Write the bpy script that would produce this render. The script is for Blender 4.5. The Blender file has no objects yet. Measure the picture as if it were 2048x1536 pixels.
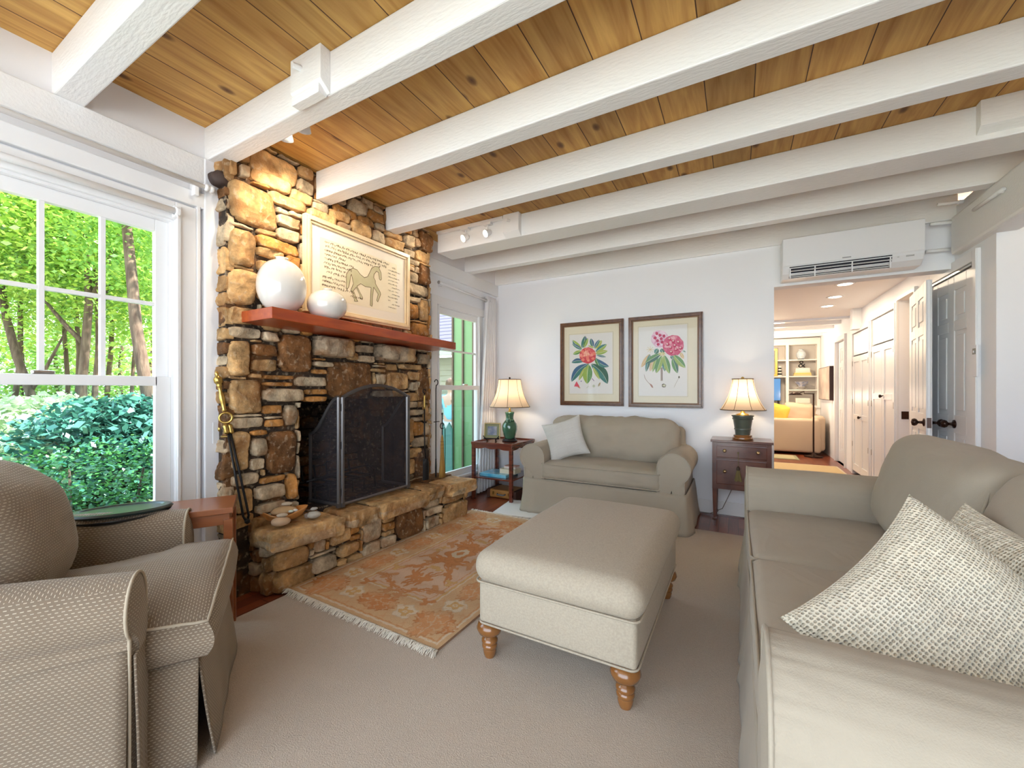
import bpy, math, random
import numpy as np
from mathutils import Vector, Matrix, noise
R = math.radians
PI = math.pi
rnd = random.Random(7)
COL = bpy.context.scene.collection

# ------------------------------------------------------------------ materials
def _n(nt, t, **k):
    n = nt.nodes.new(t)
    for a, b in k.items():
        setattr(n, a, b)
    return n

def srgb(r, g, b):
    f = lambda c: c / 12.92 if c <= 0.04045 else ((c + 0.055) / 1.055) ** 2.4
    return (f(r / 255.), f(g / 255.), f(b / 255.), 1)

def M(name, col, rough=.5, metal=0., bump=None, var=None, spec=.5, coat=0., sheen=0., emis=None, attr=None, trans=0.):
    """principled material; bump=(scale,strength[,stretch]); var=(scale,col2,amount[,stretch]) object-space noise"""
    m = bpy.data.materials.new(name); m.use_nodes = True
    nt = m.node_tree; b = nt.nodes['Principled BSDF']
    if len(col) == 3: col = (*col, 1)
    b.inputs['Base Color'].default_value = col
    b.inputs['Roughness'].default_value = rough
    b.inputs['Metallic'].default_value = metal
    b.inputs['Specular IOR Level'].default_value = spec
    b.inputs['Coat Weight'].default_value = coat
    b.inputs['Coat Roughness'].default_value = .12
    b.inputs['Sheen Weight'].default_value = sheen
    tc = _n(nt, 'ShaderNodeTexCoord')
    src = None
    if attr:
        a = _n(nt, 'ShaderNodeAttribute'); a.attribute_name = attr; src = a.outputs['Color']
        nt.links.new(src, b.inputs['Base Color'])
    if var:
        mp = _n(nt, 'ShaderNodeMapping'); nt.links.new(tc.outputs['Object'], mp.inputs[0])
        if len(var) > 3: mp.inputs['Scale'].default_value = var[3]
        no = _n(nt, 'ShaderNodeTexNoise'); no.inputs['Scale'].default_value = var[0]; no.inputs['Detail'].default_value = 6
        nt.links.new(mp.outputs[0], no.inputs['Vector'])
        cr = _n(nt, 'ShaderNodeMapRange'); cr.inputs[1].default_value = .35; cr.inputs[2].default_value = .65
        cr.inputs[4].default_value = var[2]
        nt.links.new(no.outputs['Fac'], cr.inputs[0])
        mx = _n(nt, 'ShaderNodeMix', data_type='RGBA')
        nt.links.new(cr.outputs[0], mx.inputs[0])
        if src: nt.links.new(src, mx.inputs[6])
        else: mx.inputs[6].default_value = col
        c2 = var[1] if len(var[1]) == 4 else (*var[1], 1)
        mx.inputs[7].default_value = c2
        nt.links.new(mx.outputs[2], b.inputs['Base Color'])
    if bump:
        mp = _n(nt, 'ShaderNodeMapping'); nt.links.new(tc.outputs['Object'], mp.inputs[0])
        if len(bump) > 2: mp.inputs['Scale'].default_value = bump[2]
        no = _n(nt, 'ShaderNodeTexNoise'); no.inputs['Scale'].default_value = bump[0]; no.inputs['Detail'].default_value = 5
        nt.links.new(mp.outputs[0], no.inputs['Vector'])
        bp = _n(nt, 'ShaderNodeBump'); bp.inputs['Strength'].default_value = bump[1]; bp.inputs['Distance'].default_value = .01
        nt.links.new(no.outputs['Fac'], bp.inputs['Height']); nt.links.new(bp.outputs[0], b.inputs['Normal'])
    if emis:
        b.inputs['Emission Color'].default_value = (*emis[0], 1); b.inputs['Emission Strength'].default_value = emis[1]
    if trans:
        b.inputs['Transmission Weight'].default_value = trans
    m.diffuse_color = col
    return m

def bsdf(m): return m.node_tree.nodes['Principled BSDF']

def weave(name, c1, c2, su, sv, bumpst=.5, mortar=.25, rough=.9):
    """woven cloth in uv metres: bricks of c2 on c1"""
    m = M(name, c1, rough, sheen=.15, spec=.2)
    nt = m.node_tree; b = bsdf(m)
    uv = _n(nt, 'ShaderNodeUVMap')
    br = _n(nt, 'ShaderNodeTexBrick')
    br.inputs['Color1'].default_value = (*c2, 1); br.inputs['Color2'].default_value = (*[x * .93 for x in c2], 1)
    br.inputs['Mortar'].default_value = (*c1, 1)
    br.inputs['Scale'].default_value = 1.0
    br.inputs['Brick Width'].default_value = su; br.inputs['Row Height'].default_value = sv
    br.inputs['Mortar Size'].default_value = mortar * sv; br.inputs['Mortar Smooth'].default_value = .3
    nt.links.new(uv.outputs[0], br.inputs['Vector'])
    no = _n(nt, 'ShaderNodeTexNoise'); no.inputs['Scale'].default_value = 5
    tc = _n(nt, 'ShaderNodeTexCoord'); nt.links.new(tc.outputs['Object'], no.inputs['Vector'])
    mx = _n(nt, 'ShaderNodeMix', data_type='RGBA', blend_type='MULTIPLY'); mx.inputs[0].default_value = .25
    nt.links.new(br.outputs['Color'], mx.inputs[6]); nt.links.new(no.outputs['Fac'], mx.inputs[7])
    nt.links.new(mx.outputs[2], b.inputs['Base Color'])
    bp = _n(nt, 'ShaderNodeBump', invert=True); bp.inputs['Strength'].default_value = bumpst; bp.inputs['Distance'].default_value = .003
    nt.links.new(br.outputs['Fac'], bp.inputs['Height']); nt.links.new(bp.outputs[0], b.inputs['Normal'])
    return m

def glassmat(name, tint=(1, 1, 1), refl=1.0):
    m = bpy.data.materials.new(name); m.use_nodes = True; nt = m.node_tree; nt.nodes.clear()
    o = _n(nt, 'ShaderNodeOutputMaterial'); t = _n(nt, 'ShaderNodeBsdfTransparent'); g = _n(nt, 'ShaderNodeBsdfGlossy')
    t.inputs[0].default_value = (*tint, 1); g.inputs['Roughness'].default_value = .02
    f = _n(nt, 'ShaderNodeFresnel'); ge = _n(nt, 'ShaderNodeNewGeometry'); mi = _n(nt, 'ShaderNodeMath', operation='MULTIPLY_ADD')
    mi.inputs[1].default_value = 1 / 1.45 - 1.45; mi.inputs[2].default_value = 1.45; nt.links.new(ge.outputs['Backfacing'], mi.inputs[0]); nt.links.new(mi.outputs[0], f.inputs[0])
    mu = _n(nt, 'ShaderNodeMath', operation='MULTIPLY'); mu.inputs[1].default_value = refl * .45
    x = _n(nt, 'ShaderNodeMixShader')
    nt.links.new(f.outputs[0], mu.inputs[0]); nt.links.new(mu.outputs[0], x.inputs[0])
    nt.links.new(t.outputs[0], x.inputs[1]); nt.links.new(g.outputs[0], x.inputs[2]); nt.links.new(x.outputs[0], o.inputs[0])
    return m

def shademat(name, col, tr=.6):
    m = bpy.data.materials.new(name); m.use_nodes = True; nt = m.node_tree; nt.nodes.clear()
    o = _n(nt, 'ShaderNodeOutputMaterial'); t = _n(nt, 'ShaderNodeBsdfTranslucent'); d = _n(nt, 'ShaderNodeBsdfDiffuse')
    t.inputs[0].default_value = (*col, 1); d.inputs[0].default_value = (*col, 1)
    x = _n(nt, 'ShaderNodeMixShader'); x.inputs[0].default_value = tr
    nt.links.new(d.outputs[0], x.inputs[1]); nt.links.new(t.outputs[0], x.inputs[2]); nt.links.new(x.outputs[0], o.inputs[0])
    return m

def leafmat(name, c1, c2, tr=.45):
    m = bpy.data.materials.new(name); m.use_nodes = True; nt = m.node_tree; nt.nodes.clear()
    o = _n(nt, 'ShaderNodeOutputMaterial'); t = _n(nt, 'ShaderNodeBsdfTranslucent'); d = _n(nt, 'ShaderNodeBsdfDiffuse')
    g = _n(nt, 'ShaderNodeNewGeometry'); mx = _n(nt, 'ShaderNodeMix', data_type='RGBA')
    mx.inputs[6].default_value = (*c1, 1); mx.inputs[7].default_value = (*c2, 1)
    nt.links.new(g.outputs['Random Per Island'], mx.inputs[0])
    for s in (t, d): nt.links.new(mx.outputs[2], s.inputs[0])
    gl = _n(nt, 'ShaderNodeBsdfGlossy'); gl.inputs['Roughness'].default_value = .35; gl.inputs[0].default_value = (.8, .9, 1, 1)
    x = _n(nt, 'ShaderNodeMixShader'); x.inputs[0].default_value = tr
    y = _n(nt, 'ShaderNodeMixShader'); y.inputs[0].default_value = .06
    nt.links.new(d.outputs[0], x.inputs[1]); nt.links.new(t.outputs[0], x.inputs[2])
    nt.links.new(x.outputs[0], y.inputs[1]); nt.links.new(gl.outputs[0], y.inputs[2]); nt.links.new(y.outputs[0], o.inputs[0])
    return m

# ------------------------------------------------------------------ mesh builder
class MB:
    def __init__(s):
        s.v = []; s.f = []; s.m = []; s.c = None; s.mi = 0
    def add(s, vs, fs, mi=None):
        k = len(s.v); s.v.extend([tuple(p) for p in vs])
        s.f.extend([tuple(i + k for i in f) for f in fs]); s.m.extend([s.mi if mi is None else mi] * len(fs))
        return s
    def box(s, x0, x1, y0, y1, z0, z1, mi=None):
        x0, x1 = min(x0, x1), max(x0, x1); y0, y1 = min(y0, y1), max(y0, y1); z0, z1 = min(z0, z1), max(z0, z1)
        v = [(x, y, z) for z in (z0, z1) for y in (y0, y1) for x in (x0, x1)]
        return s.add(v, [(0, 2, 3, 1), (4, 5, 7, 6), (0, 1, 5, 4), (2, 6, 7, 3), (0, 4, 6, 2), (1, 3, 7, 5)], mi)
    def obox(s, c, ax, ay, az, mi=None):
        c = Vector(c); ax, ay, az = Vector(ax), Vector(ay), Vector(az)
        v = [c + ax * i + ay * j + az * k for k in (-1, 1) for j in (-1, 1) for i in (-1, 1)]
        return s.add(v, [(0, 2, 3, 1), (4, 5, 7, 6), (0, 1, 5, 4), (2, 6, 7, 3), (0, 4, 6, 2), (1, 3, 7, 5)], mi)
    def tube(s, pts, r, n=8, cap=True, mi=None, closed=False):
        pts = [Vector(p) for p in pts]; N = len(pts)
        rs = r if isinstance(r, (list, tuple)) else [r] * N
        rings = []; up = None
        for i, p in enumerate(pts):
            if closed: d = pts[(i + 1) % N] - pts[i - 1]
            else: d = pts[min(i + 1, N - 1)] - pts[max(i - 1, 0)]
            if d.length < 1e-9: d = Vector((0, 0, 1))
            d.normalize()
            if up is None:
                up = Vector((0, 0, 1)) if abs(d.z) < .9 else Vector((1, 0, 0))
            a = d.cross(up)
            if a.length < 1e-5: a = d.orthogonal()
            a.normalize(); b = a.cross(d); up = b
            rings.append([p + (a * math.cos(2 * PI * k / n) + b * math.sin(2 * PI * k / n)) * rs[i] for k in range(n)])
        vs = [q for rg in rings for q in rg]; fs = []
        for i in range(N if closed else N - 1):
            j = (i + 1) % N
            for k in range(n):
                fs.append((i * n + k, i * n + (k + 1) % n, j * n + (k + 1) % n, j * n + k))
        if cap and not closed:
            fs.append(tuple(range(n - 1, -1, -1))); fs.append(tuple((N - 1) * n + k for k in range(n)))
        return s.add(vs, fs, mi)
    def lathe(s, prof, c=(0, 0, 0), n=24, mi=None, sx=1., sy=1., ax=None):
        """prof: (r,z) list; ax: optional 3x3 matrix turning the axis"""
        vs = []; c = Vector(c)
        for r, z in prof:
            for k in range(n):
                p = Vector((r * sx * math.cos(2 * PI * k / n), r * sy * math.sin(2 * PI * k / n), z))
                vs.append(c + (ax @ p if ax else p))
        fs = []
        for i in range(len(prof) - 1):
            for k in range(n):
                fs.append((i * n + k, i * n + (k + 1) % n, (i + 1) * n + (k + 1) % n, (i + 1) * n + k))
        if prof[0][0] > 1e-4: fs.append(tuple(range(n - 1, -1, -1)))
        if prof[-1][0] > 1e-4: fs.append(tuple((len(prof) - 1) * n + k for k in range(n)))
        return s.add(vs, fs, mi)
    def prism(s, poly, a0, a1, axis='y', mi=None):
        """poly of 2d points (other two axes in xyz order) extruded a0..a1 along axis"""
        def P(p, a):
            return {'x': (a, p[0], p[1]), 'y': (p[0], a, p[1]), 'z': (p[0], p[1], a)}[axis]
        n = len(poly)
        vs = [P(p, a0) for p in poly] + [P(p, a1) for p in poly]
        fs = [tuple(range(n)), tuple(range(2 * n - 1, n - 1, -1))] + [(i, n + i, n + (i + 1) % n, (i + 1) % n) for i in range(n)]
        return s.add(vs, fs, mi)
    def grid(s, nu, nv, fn, mi=None, wrapu=False):
        vs = [fn(i / nu, j / nv) for j in range(nv + 1) for i in range(nu + (0 if wrapu else 1))]
        w = nu if wrapu else nu + 1
        fs = [(j * w + i, j * w + (i + 1) % w, (j + 1) * w + (i + 1) % w, (j + 1) * w + i) for j in range(nv) for i in range(nu)]
        return s.add(vs, fs, mi)
    def rbox(s, c, size, r=.05, bulge=(0, 0, 0), n=10, rot=None, wr=0., wsc=6., mi=None, seed=0, fn=None):
        sx, sy, sz = [q / 2 for q in size]; c = Vector(c); r = min(r, sx * .98, sy * .98, sz * .98)
        def cs(h):
            k = 4; lo = [-h + r * t / k for t in range(k)]
            inn = [-(h - r) + 2 * (h - r) * t / n for t in range(n + 1)]
            return lo + inn + [-q for q in reversed(lo)]
        X, Y, Z = cs(sx), cs(sy), cs(sz); H = (sx, sy, sz)
        idx = {}; vs = []; fs = []
        def vid(p):
            key = (round(p[0], 5), round(p[1], 5), round(p[2], 5))
            if key in idx: return idx[key]
            q = Vector(p)
            inner = Vector((max(-sx + r, min(sx - r, q.x)), max(-sy + r, min(sy - r, q.y)), max(-sz + r, min(sz - r, q.z))))
            d = q - inner
            if d.length > 1e-9: q = inner + d.normalized() * r
            for a in range(3):
                if bulge[a]:
                    b1, b2 = [k for k in range(3) if k != a]
                    t1 = max(0, 1 - (q[b1] / H[b1]) ** 2); t2 = max(0, 1 - (q[b2] / H[b2]) ** 2)
                    q[a] += bulge[a] * (q[a] / H[a]) * (t1 * t2) ** .7
            if wr:
                w = noise.fractal(Vector((q.x * wsc + seed * 3.1, q.y * wsc + seed, q.z * wsc)), 1., 2., 3)
                dn = (q - inner * .6).normalized(); q += dn * w * wr
            if fn: q = Vector(fn(q))
            if rot: q = rot @ q
            idx[key] = len(vs); vs.append(c + q); return idx[key]
        def face(A, B, mk, flip):
            for i in range(len(A) - 1):
                for j in range(len(B) - 1):
                    q = [vid(mk(A[i], B[j])), vid(mk(A[i + 1], B[j])), vid(mk(A[i + 1], B[j + 1])), vid(mk(A[i], B[j + 1]))]
                    if flip: q.reverse()
                    fs.append(tuple(q))
        face(X, Y, lambda a, b: (a, b, sz), False); face(X, Y, lambda a, b: (a, b, -sz), True)
        face(X, Z, lambda a, b: (a, -sy, b), False); face(X, Z, lambda a, b: (a, sy, b), True)
        face(Y, Z, lambda a, b: (sx, a, b), False); face(Y, Z, lambda a, b: (-sx, a, b), True)
        return s.add(vs, fs, mi)
    def pillow(s, c, w, h, t, rot=None, n=24, pinch=.1, wr=.006, seed=0, mi=None):
        """throw pillow lying in its local xz plane, thickness on y"""
        vs = []; c = Vector(c)
        for sd in (-1, 1):
            for j in range(n + 1):
                for i in range(n + 1):
                    u = -1 + 2 * i / n; v = -1 + 2 * j / n
                    u = math.copysign(abs(u) ** .8, u); v = math.copysign(abs(v) ** .8, v)
                    x = w / 2 * u * (1 - pinch * (1 - v * v) * abs(u)); z = h / 2 * v * (1 - pinch * (1 - u * u) * abs(v))
                    y = sd * t / 2 * max(0, (1 - u ** 4) * (1 - v ** 4)) ** .5 * (1 - .25 * (u * u + v * v) / 2)
                    k = noise.fractal(Vector((x * 7 + seed, z * 7, sd * 2)), 1., 2., 3)
                    y += sd * wr * k * (1 - u ** 6) * (1 - v ** 6)
                    q = Vector((x, y, z)); vs.append(c + (rot @ q if rot else q))
        fs = []; W = n + 1; K = W * W
        for j in range(n):
            for i in range(n):
                a = j * W + i
                fs.append((a, a + 1, a + W + 1, a + W)); fs.append((K + a, K + a + W, K + a + W + 1, K + a + 1))
        return s.add(vs, fs, mi)
    def build(s, name, mats, parent=None, loc=None, rot=None, smooth=False, bevel=0., uv=True, uvs=1., auto=None, merge=False):
        me = bpy.data.meshes.new(name); me.from_pydata(s.v, [], s.f)
        if not isinstance(mats, (list, tuple)): mats = [mats]
        for m in mats: me.materials.append(m)
        me.polygons.foreach_set('material_index', s.m)
        if s.c is not None:
            at = me.color_attributes.new('tone', 'FLOAT_COLOR', 'POINT')
            at.data.foreach_set('color', np.array(s.c, dtype=np.float32).ravel())
        me.update()
        if smooth:
            me.polygons.foreach_set('use_smooth', [True] * len(s.f))
            if auto: me.set_sharp_from_angle(angle=R(auto))
        if uv:
            n = len(me.loops)
            vi = np.zeros(n, np.int32); me.loops.foreach_get('vertex_index', vi)
            co = np.array(s.v, dtype=np.float32)[vi]
            pn = np.zeros(len(me.polygons) * 3, np.float32); me.polygons.foreach_get('normal', pn); pn = np.abs(pn.reshape(-1, 3))
            lt = np.zeros(len(me.polygons), np.int32); me.polygons.foreach_get('loop_total', lt)
            ax = np.repeat(pn.argmax(1), lt)
            u = np.where(ax == 0, co[:, 1], co[:, 0]); v = np.where(ax == 2, co[:, 1], co[:, 2])
            ul = me.uv_layers.new(name='UVMap'); ul.data.foreach_set('uv', (np.stack([u, v], 1) * uvs).astype(np.float32).ravel())
        o = bpy.data.objects.new(name, me); COL.objects.link(o)
        if parent: o.parent = parent
        if loc: o.location = loc
        if rot: o.rotation_euler = rot
        if bevel:
            bm = o.modifiers.new('bevel', 'BEVEL'); bm.width = bevel; bm.segments = 2; bm.limit_method = 'ANGLE'; bm.angle_limit = R(40)
        return o

def T(name, label, cat, loc=(0, 0, 0), rotz=0., group=None):
    o = bpy.data.objects.new(name, None); COL.objects.link(o); o.empty_display_size = .1
    o.location = loc; o.rotation_euler = (0, 0, rotz)
    o['label'] = label; o['category'] = cat
    if group: o['group'] = group
    return o
def tag(o, label, cat, group=None, kind=None):
    o['label'] = label; o['category'] = cat
    if group: o['group'] = group
    if kind: o['kind'] = kind
    return o
def struct(o, label=None):
    o['kind'] = 'structure'
    if label: o['label'] = label; 
    return o
def RZ(a): return Matrix.Rotation(a, 3, 'Z')
def RX(a): return Matrix.Rotation(a, 3, 'X')
def RY(a): return Matrix.Rotation(a, 3, 'Y')
def loop_rect(w, h, r, n=5):
    pts = []
    for cx, cy, a0 in ((w / 2 - r, h / 2 - r, 0), (-w / 2 + r, h / 2 - r, 90), (-w / 2 + r, -h / 2 + r, 180), (w / 2 - r, -h / 2 + r, 270)):
        for k in range(n + 1):
            a = R(a0 + 90 * k / n); pts.append((cx + r * math.cos(a), cy + r * math.sin(a)))
    return pts
# ------------------------------------------------------------------ palette
wall_white = M('wall_paint', (.84, .85, .885), .6, bump=(40, .03))
beam_white = M('beam_paint', (.84, .84, .84), .5, bump=(22, .22, (1, 4, 4)))
trim_white = M('trim_paint', (.82, .82, .83), .35)
ceil_white = M('ceiling_paint', (.92, .90, .88), .7)
mahog = M('mahogany', (.10, .022, .014), .25, coat=.6, var=(6, (.20, .05, .025), .8, (1, 1, 8)))
mahog2 = M('chest_wood', (.075, .022, .016), .3, coat=.5, var=(9, (.16, .055, .035), .8))
cherry = M('cherry_wood', (.24, .07, .022), .3, coat=.3, var=(5, (.33, .11, .035), .7, (1, 1, 6)))
mantelm = M('mantel_wood', (.30, .042, .010), .35, coat=.25, var=(5, (.44, .085, .016), .8, (6, 1, 6)))
legwood = M('ottoman_leg_wood', (.20, .075, .018), .22, coat=.7, var=(8, (.32, .13, .035), .7))
slip = M('slipcover_cotton', (.375, .322, .252), .85, bump=(350, .15), var=(4, (.41, .355, .28), .5), sheen=.1, spec=.25)
def folds(m, st=.11):
    nt = m.node_tree; b = bsdf(m); L = nt.links.new; old = b.inputs['Normal'].links[0].from_node
    tc = _n(nt, 'ShaderNodeTexCoord'); mp = _n(nt, 'ShaderNodeMapping'); mp.inputs['Scale'].default_value = (1.6, 1, .8); mp.inputs['Rotation'].default_value = (.4, .5, .7); L(tc.outputs['Object'], mp.inputs[0])
    no = _n(nt, 'ShaderNodeTexNoise'); no.inputs['Scale'].default_value = 3.5; no.inputs['Detail'].default_value = 2; no.inputs['Distortion'].default_value = .7; L(mp.outputs[0], no.inputs['Vector'])
    ml = _n(nt, 'ShaderNodeMath', operation='PINGPONG'); ml.inputs[1].default_value = .12; L(no.outputs['Fac'], ml.inputs[0])
    bp = _n(nt, 'ShaderNodeBump'); bp.inputs['Strength'].default_value = st; bp.inputs['Distance'].default_value = .12; L(ml.outputs[0], bp.inputs['Height']); L(bp.outputs[0], old.inputs['Normal'])
folds(slip)
slip_tan = M('far_sofa_cotton', (.55, .42, .30), .9, bump=(200, .1))
linen = M('ottoman_linen', (.44, .375, .29), .9, bump=(300, .2), var=(140, (.36, .305, .235), .7), sheen=.1, spec=.2)
chairw = weave('armchair_weave', (.245, .185, .132), (.60, .51, .39), .0125, .0080, .5, .44)
pillowm = weave('stripe_pillow_cotton', (.66, .63, .58), (.75, .73, .69), .2, .012, .5, .25)
brass = M('brass', (.50, .34, .10), .28, 1.)
nickel = M('brushed_nickel', (.5, .48, .46), .3, 1.)
iron = M('black_iron', (.018, .016, .016), .45, .6)
gun = M('screen_steel', (.16, .15, .15), .4, .8)
bronze = M('dark_bronze', (.035, .015, .010), .25, .6)
glass = glassmat('window_glass'); pglass = glassmat('picture_glass', refl=.8)
ceram = M('white_ceramic', (.66, .63, .59), .08, coat=1.)
green_c = M('green_glaze', (.028, .095, .055), .1, coat=1., var=(7, (.07, .17, .09), .8))
green_d = M('grey_green_glaze', (.075, .085, .065), .3, coat=.3)
shade_l = shademat('lamp_shade_cloth', (.70, .57, .44), .5)
shade_t = M('shade_binding', (.12, .075, .04), .7)
white_pl = M('white_plastic', (.78, .78, .80), .3)
black_p = M('black_plastic', (.01, .01, .012), .3)
paper_c = M('cream_paper', (.74, .68, .52), .8); paper_w = M('print_paper', (.74, .72, .69), .8)
oldpaper = M('old_letter_paper', (.72, .62, .44), .8, var=(5, (.78, .70, .54), .8))
ink = M('brown_ink', (.12, .07, .03), .8)
def plain(n, c, r=.7): return M(n, c, r)

def beam_struct(name, x0, x1, y0, y1, z0, z1, mat=None, bevel=.006):
    return struct(MB().box(x0, x1, y0, y1, z0, z1).build(name, mat or beam_white, bevel=bevel))

# ceiling planks
def pine():
    m = M('pine_planks', (.5, .3, .12), .5, spec=.3); nt = m.node_tree; b = bsdf(m); L = nt.links.new
    tc = _n(nt, 'ShaderNodeTexCoord'); sep = _n(nt, 'ShaderNodeSeparateXYZ'); L(tc.outputs['Object'], sep.inputs[0])
    dv = _n(nt, 'ShaderNodeMath', operation='DIVIDE'); dv.inputs[1].default_value = .2145; 
    ad = _n(nt, 'ShaderNodeMath', operation='ADD'); ad.inputs[1].default_value = 4.682
    L(sep.outputs[0], dv.inputs[0]); L(dv.outputs[0], ad.inputs[0])
    fl = _n(nt, 'ShaderNodeMath', operation='FLOOR'); fr = _n(nt, 'ShaderNodeMath', operation='FRACT')
    L(ad.outputs[0], fl.inputs[0]); L(ad.outputs[0], fr.inputs[0])
    wn = _n(nt, 'ShaderNodeTexWhiteNoise', noise_dimensions='1D'); L(fl.outputs[0], wn.inputs['W'])
    # grain coordinates shifted per plank
    cb = _n(nt, 'ShaderNodeCombineXYZ'); ma = _n(nt, 'ShaderNodeMath', operation='MULTIPLY_ADD'); ma.inputs[1].default_value = 9.7
    L(wn.outputs['Value'], ma.inputs[0]); L(sep.outputs[1], ma.inputs[2]); L(sep.outputs[0], cb.inputs[0]); L(ma.outputs[0], cb.inputs[1]); L(fl.outputs[0], cb.inputs[2])
    mp = _n(nt, 'ShaderNodeMapping'); mp.inputs['Scale'].default_value = (9, .9, 1); L(cb.outputs[0], mp.inputs[0])
    no = _n(nt, 'ShaderNodeTexNoise'); no.inputs['Scale'].default_value = 1.6; no.inputs['Detail'].default_value = 5; no.inputs['Distortion'].default_value = 1.2
    L(mp.outputs[0], no.inputs['Vector'])
    mp2 = _n(nt, 'ShaderNodeMapping'); mp2.inputs['Scale'].default_value = (34, 1.2, 1); L(cb.outputs[0], mp2.inputs[0])
    n2 = _n(nt, 'ShaderNodeTexNoise'); n2.inputs['Scale'].default_value = 2; L(mp2.outputs[0], n2.inputs['Vector'])
    cr = _n(nt, 'ShaderNodeValToRGB'); e = cr.color_ramp.elements
    e[0].position = .3; e[0].color = (.37, .165, .035, 1); e[1].position = .7; e[1].color = (.70, .42, .125, 1)
    mm = _n(nt, 'ShaderNodeMath', operation='MULTIPLY_ADD'); mm.inputs[1].default_value = .22; 
    L(n2.outputs['Fac'], mm.inputs[0]); s1 = _n(nt, 'ShaderNodeMath', operation='MULTIPLY'); s1.inputs[1].default_value = .78
    L(no.outputs['Fac'], s1.inputs[0]); L(s1.outputs[0], mm.inputs[2]); L(mm.outputs[0], cr.inputs[0])
    pl = _n(nt, 'ShaderNodeMix', data_type='RGBA', blend_type='MULTIPLY'); pl.inputs[0].default_value = 1
    pr = _n(nt, 'ShaderNodeMapRange'); pr.inputs[3].default_value = .8; pr.inputs[4].default_value = 1.12; L(wn.outputs['Value'], pr.inputs[0])
    L(cr.outputs[0], pl.inputs[6]); L(pr.outputs[0], pl.inputs[7])
    # knots
    mk = _n(nt, 'ShaderNodeMapping'); mk.inputs['Scale'].default_value = (1, .55, 1); L(cb.outputs[0], mk.inputs[0])
    vo = _n(nt, 'ShaderNodeTexVoronoi', voronoi_dimensions='2D'); vo.inputs['Scale'].default_value = 3.4; L(mk.outputs[0], vo.inputs['Vector'])
    kr = _n(nt, 'ShaderNodeValToRGB'); k = kr.color_ramp.elements
    k[0].position = .0; k[0].color = (1, 1, 1, 1); k[1].position = .085; k[1].color = (0, 0, 0, 1)
    ee = kr.color_ramp.elements.new(.045); ee.color = (.75, .75, .75, 1)
    L(vo.outputs['Distance'], kr.inputs[0])
    vs = _n(nt, 'ShaderNodeSeparateColor'); L(vo.outputs['Color'], vs.inputs[0])
    gt = _n(nt, 'ShaderNodeMath', operation='GREATER_THAN'); gt.inputs[1].default_value = .18; L(vs.outputs[0], gt.inputs[0])
    km = _n(nt, 'ShaderNodeMath', operation='MULTIPLY'); L(kr.outputs[0], km.inputs[0]); L(gt.outputs[0], km.inputs[1])
    kx = _n(nt, 'ShaderNodeMix', data_type='RGBA'); L(km.outputs[0], kx.inputs[0]); L(pl.outputs[2], kx.inputs[6]); kx.inputs[7].default_value = (.10, .035, .012, 1)
    # grooves
    lo = _n(nt, 'ShaderNodeMath', operation='LESS_THAN'); lo.inputs[1].default_value = .022; L(fr.outputs[0], lo.inputs[0])
    gx = _n(nt, 'ShaderNodeMix', data_type='RGBA'); L(lo.outputs[0], gx.inputs[0]); L(kx.outputs[2], gx.inputs[6]); gx.inputs[7].default_value = (.06, .02, .008, 1)
    L(gx.outputs[2], b.inputs['Base Color'])
    return m
pine_m = pine()

def floorwood():
    m = M('floor_boards', (.2, .05, .02), .28, spec=.5, coat=.3); nt = m.node_tree; b = bsdf(m); L = nt.links.new
    tc = _n(nt, 'ShaderNodeTexCoord'); mp = _n(nt, 'ShaderNodeMapping'); mp.inputs['Rotation'].default_value = (0, 0, R(90)); L(tc.outputs['Object'], mp.inputs[0])
    br = _n(nt, 'ShaderNodeTexBrick'); L(mp.outputs[0], br.inputs['Vector'])
    br.inputs['Color1'].default_value = (.30, .075, .028, 1); br.inputs['Color2'].default_value = (.17, .038, .018, 1); br.inputs['Mortar'].default_value = (.05, .012, .008, 1)
    br.inputs['Scale'].default_value = 1; br.inputs['Brick Width'].default_value = .9; br.inputs['Row Height'].default_value = .075; br.inputs['Mortar Size'].default_value = .0018
    m2 = _n(nt, 'ShaderNodeMapping'); m2.inputs['Scale'].default_value = (40, 2, 1); L(tc.outputs['Object'], m2.inputs[0])
    no = _n(nt, 'ShaderNodeTexNoise'); no.inputs['Scale'].default_value = 2; L(m2.outputs[0], no.inputs['Vector'])
    mx = _n(nt, 'ShaderNodeMix', data_type='RGBA', blend_type='OVERLAY'); mx.inputs[0].default_value = .4
    L(br.outputs['Color'], mx.inputs[6]); L(no.outputs['Fac'], mx.inputs[7]); L(mx.outputs[2], b.inputs['Base Color'])
    return m
floor_m = floorwood()

# ------------------------------------------------------------------ room shell
ZC = 2.69; BY = 4.376; RX_ = 1.45
struct(MB().box(-2.85, 5, -1.6, 14, -.12, 0).build('floor', floor_m))
struct(MB().box(-2.85, 5, -1.6, 4.5, ZC, ZC + .15).build('ceiling', pine_m))

def wallx(name, x0, x1, y0, y1, z1, holes, mat=wall_white):
    mb = MB(); hs = sorted(holes); y = y0
    for a, b, c, d in hs:
        mb.box(x0, x1, y, a, 0, z1); mb.box(x0, x1, a, b, 0, c); mb.box(x0, x1, a, b, d, z1); y = b
    mb.box(x0, x1, y, y1, 0, z1)
    return struct(mb.build(name, mat))
W1 = (-.2, 1.035, .54, 2.11); W2 = (3.20, 4.075, .28, 2.06)
wallx('wall_left', -2.85, -2.65, -1.6, 1.25, ZC, [W1])
wallx('wall_left_far', -2.72, -2.65, 2.95, 4.5, ZC, [W2])
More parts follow.
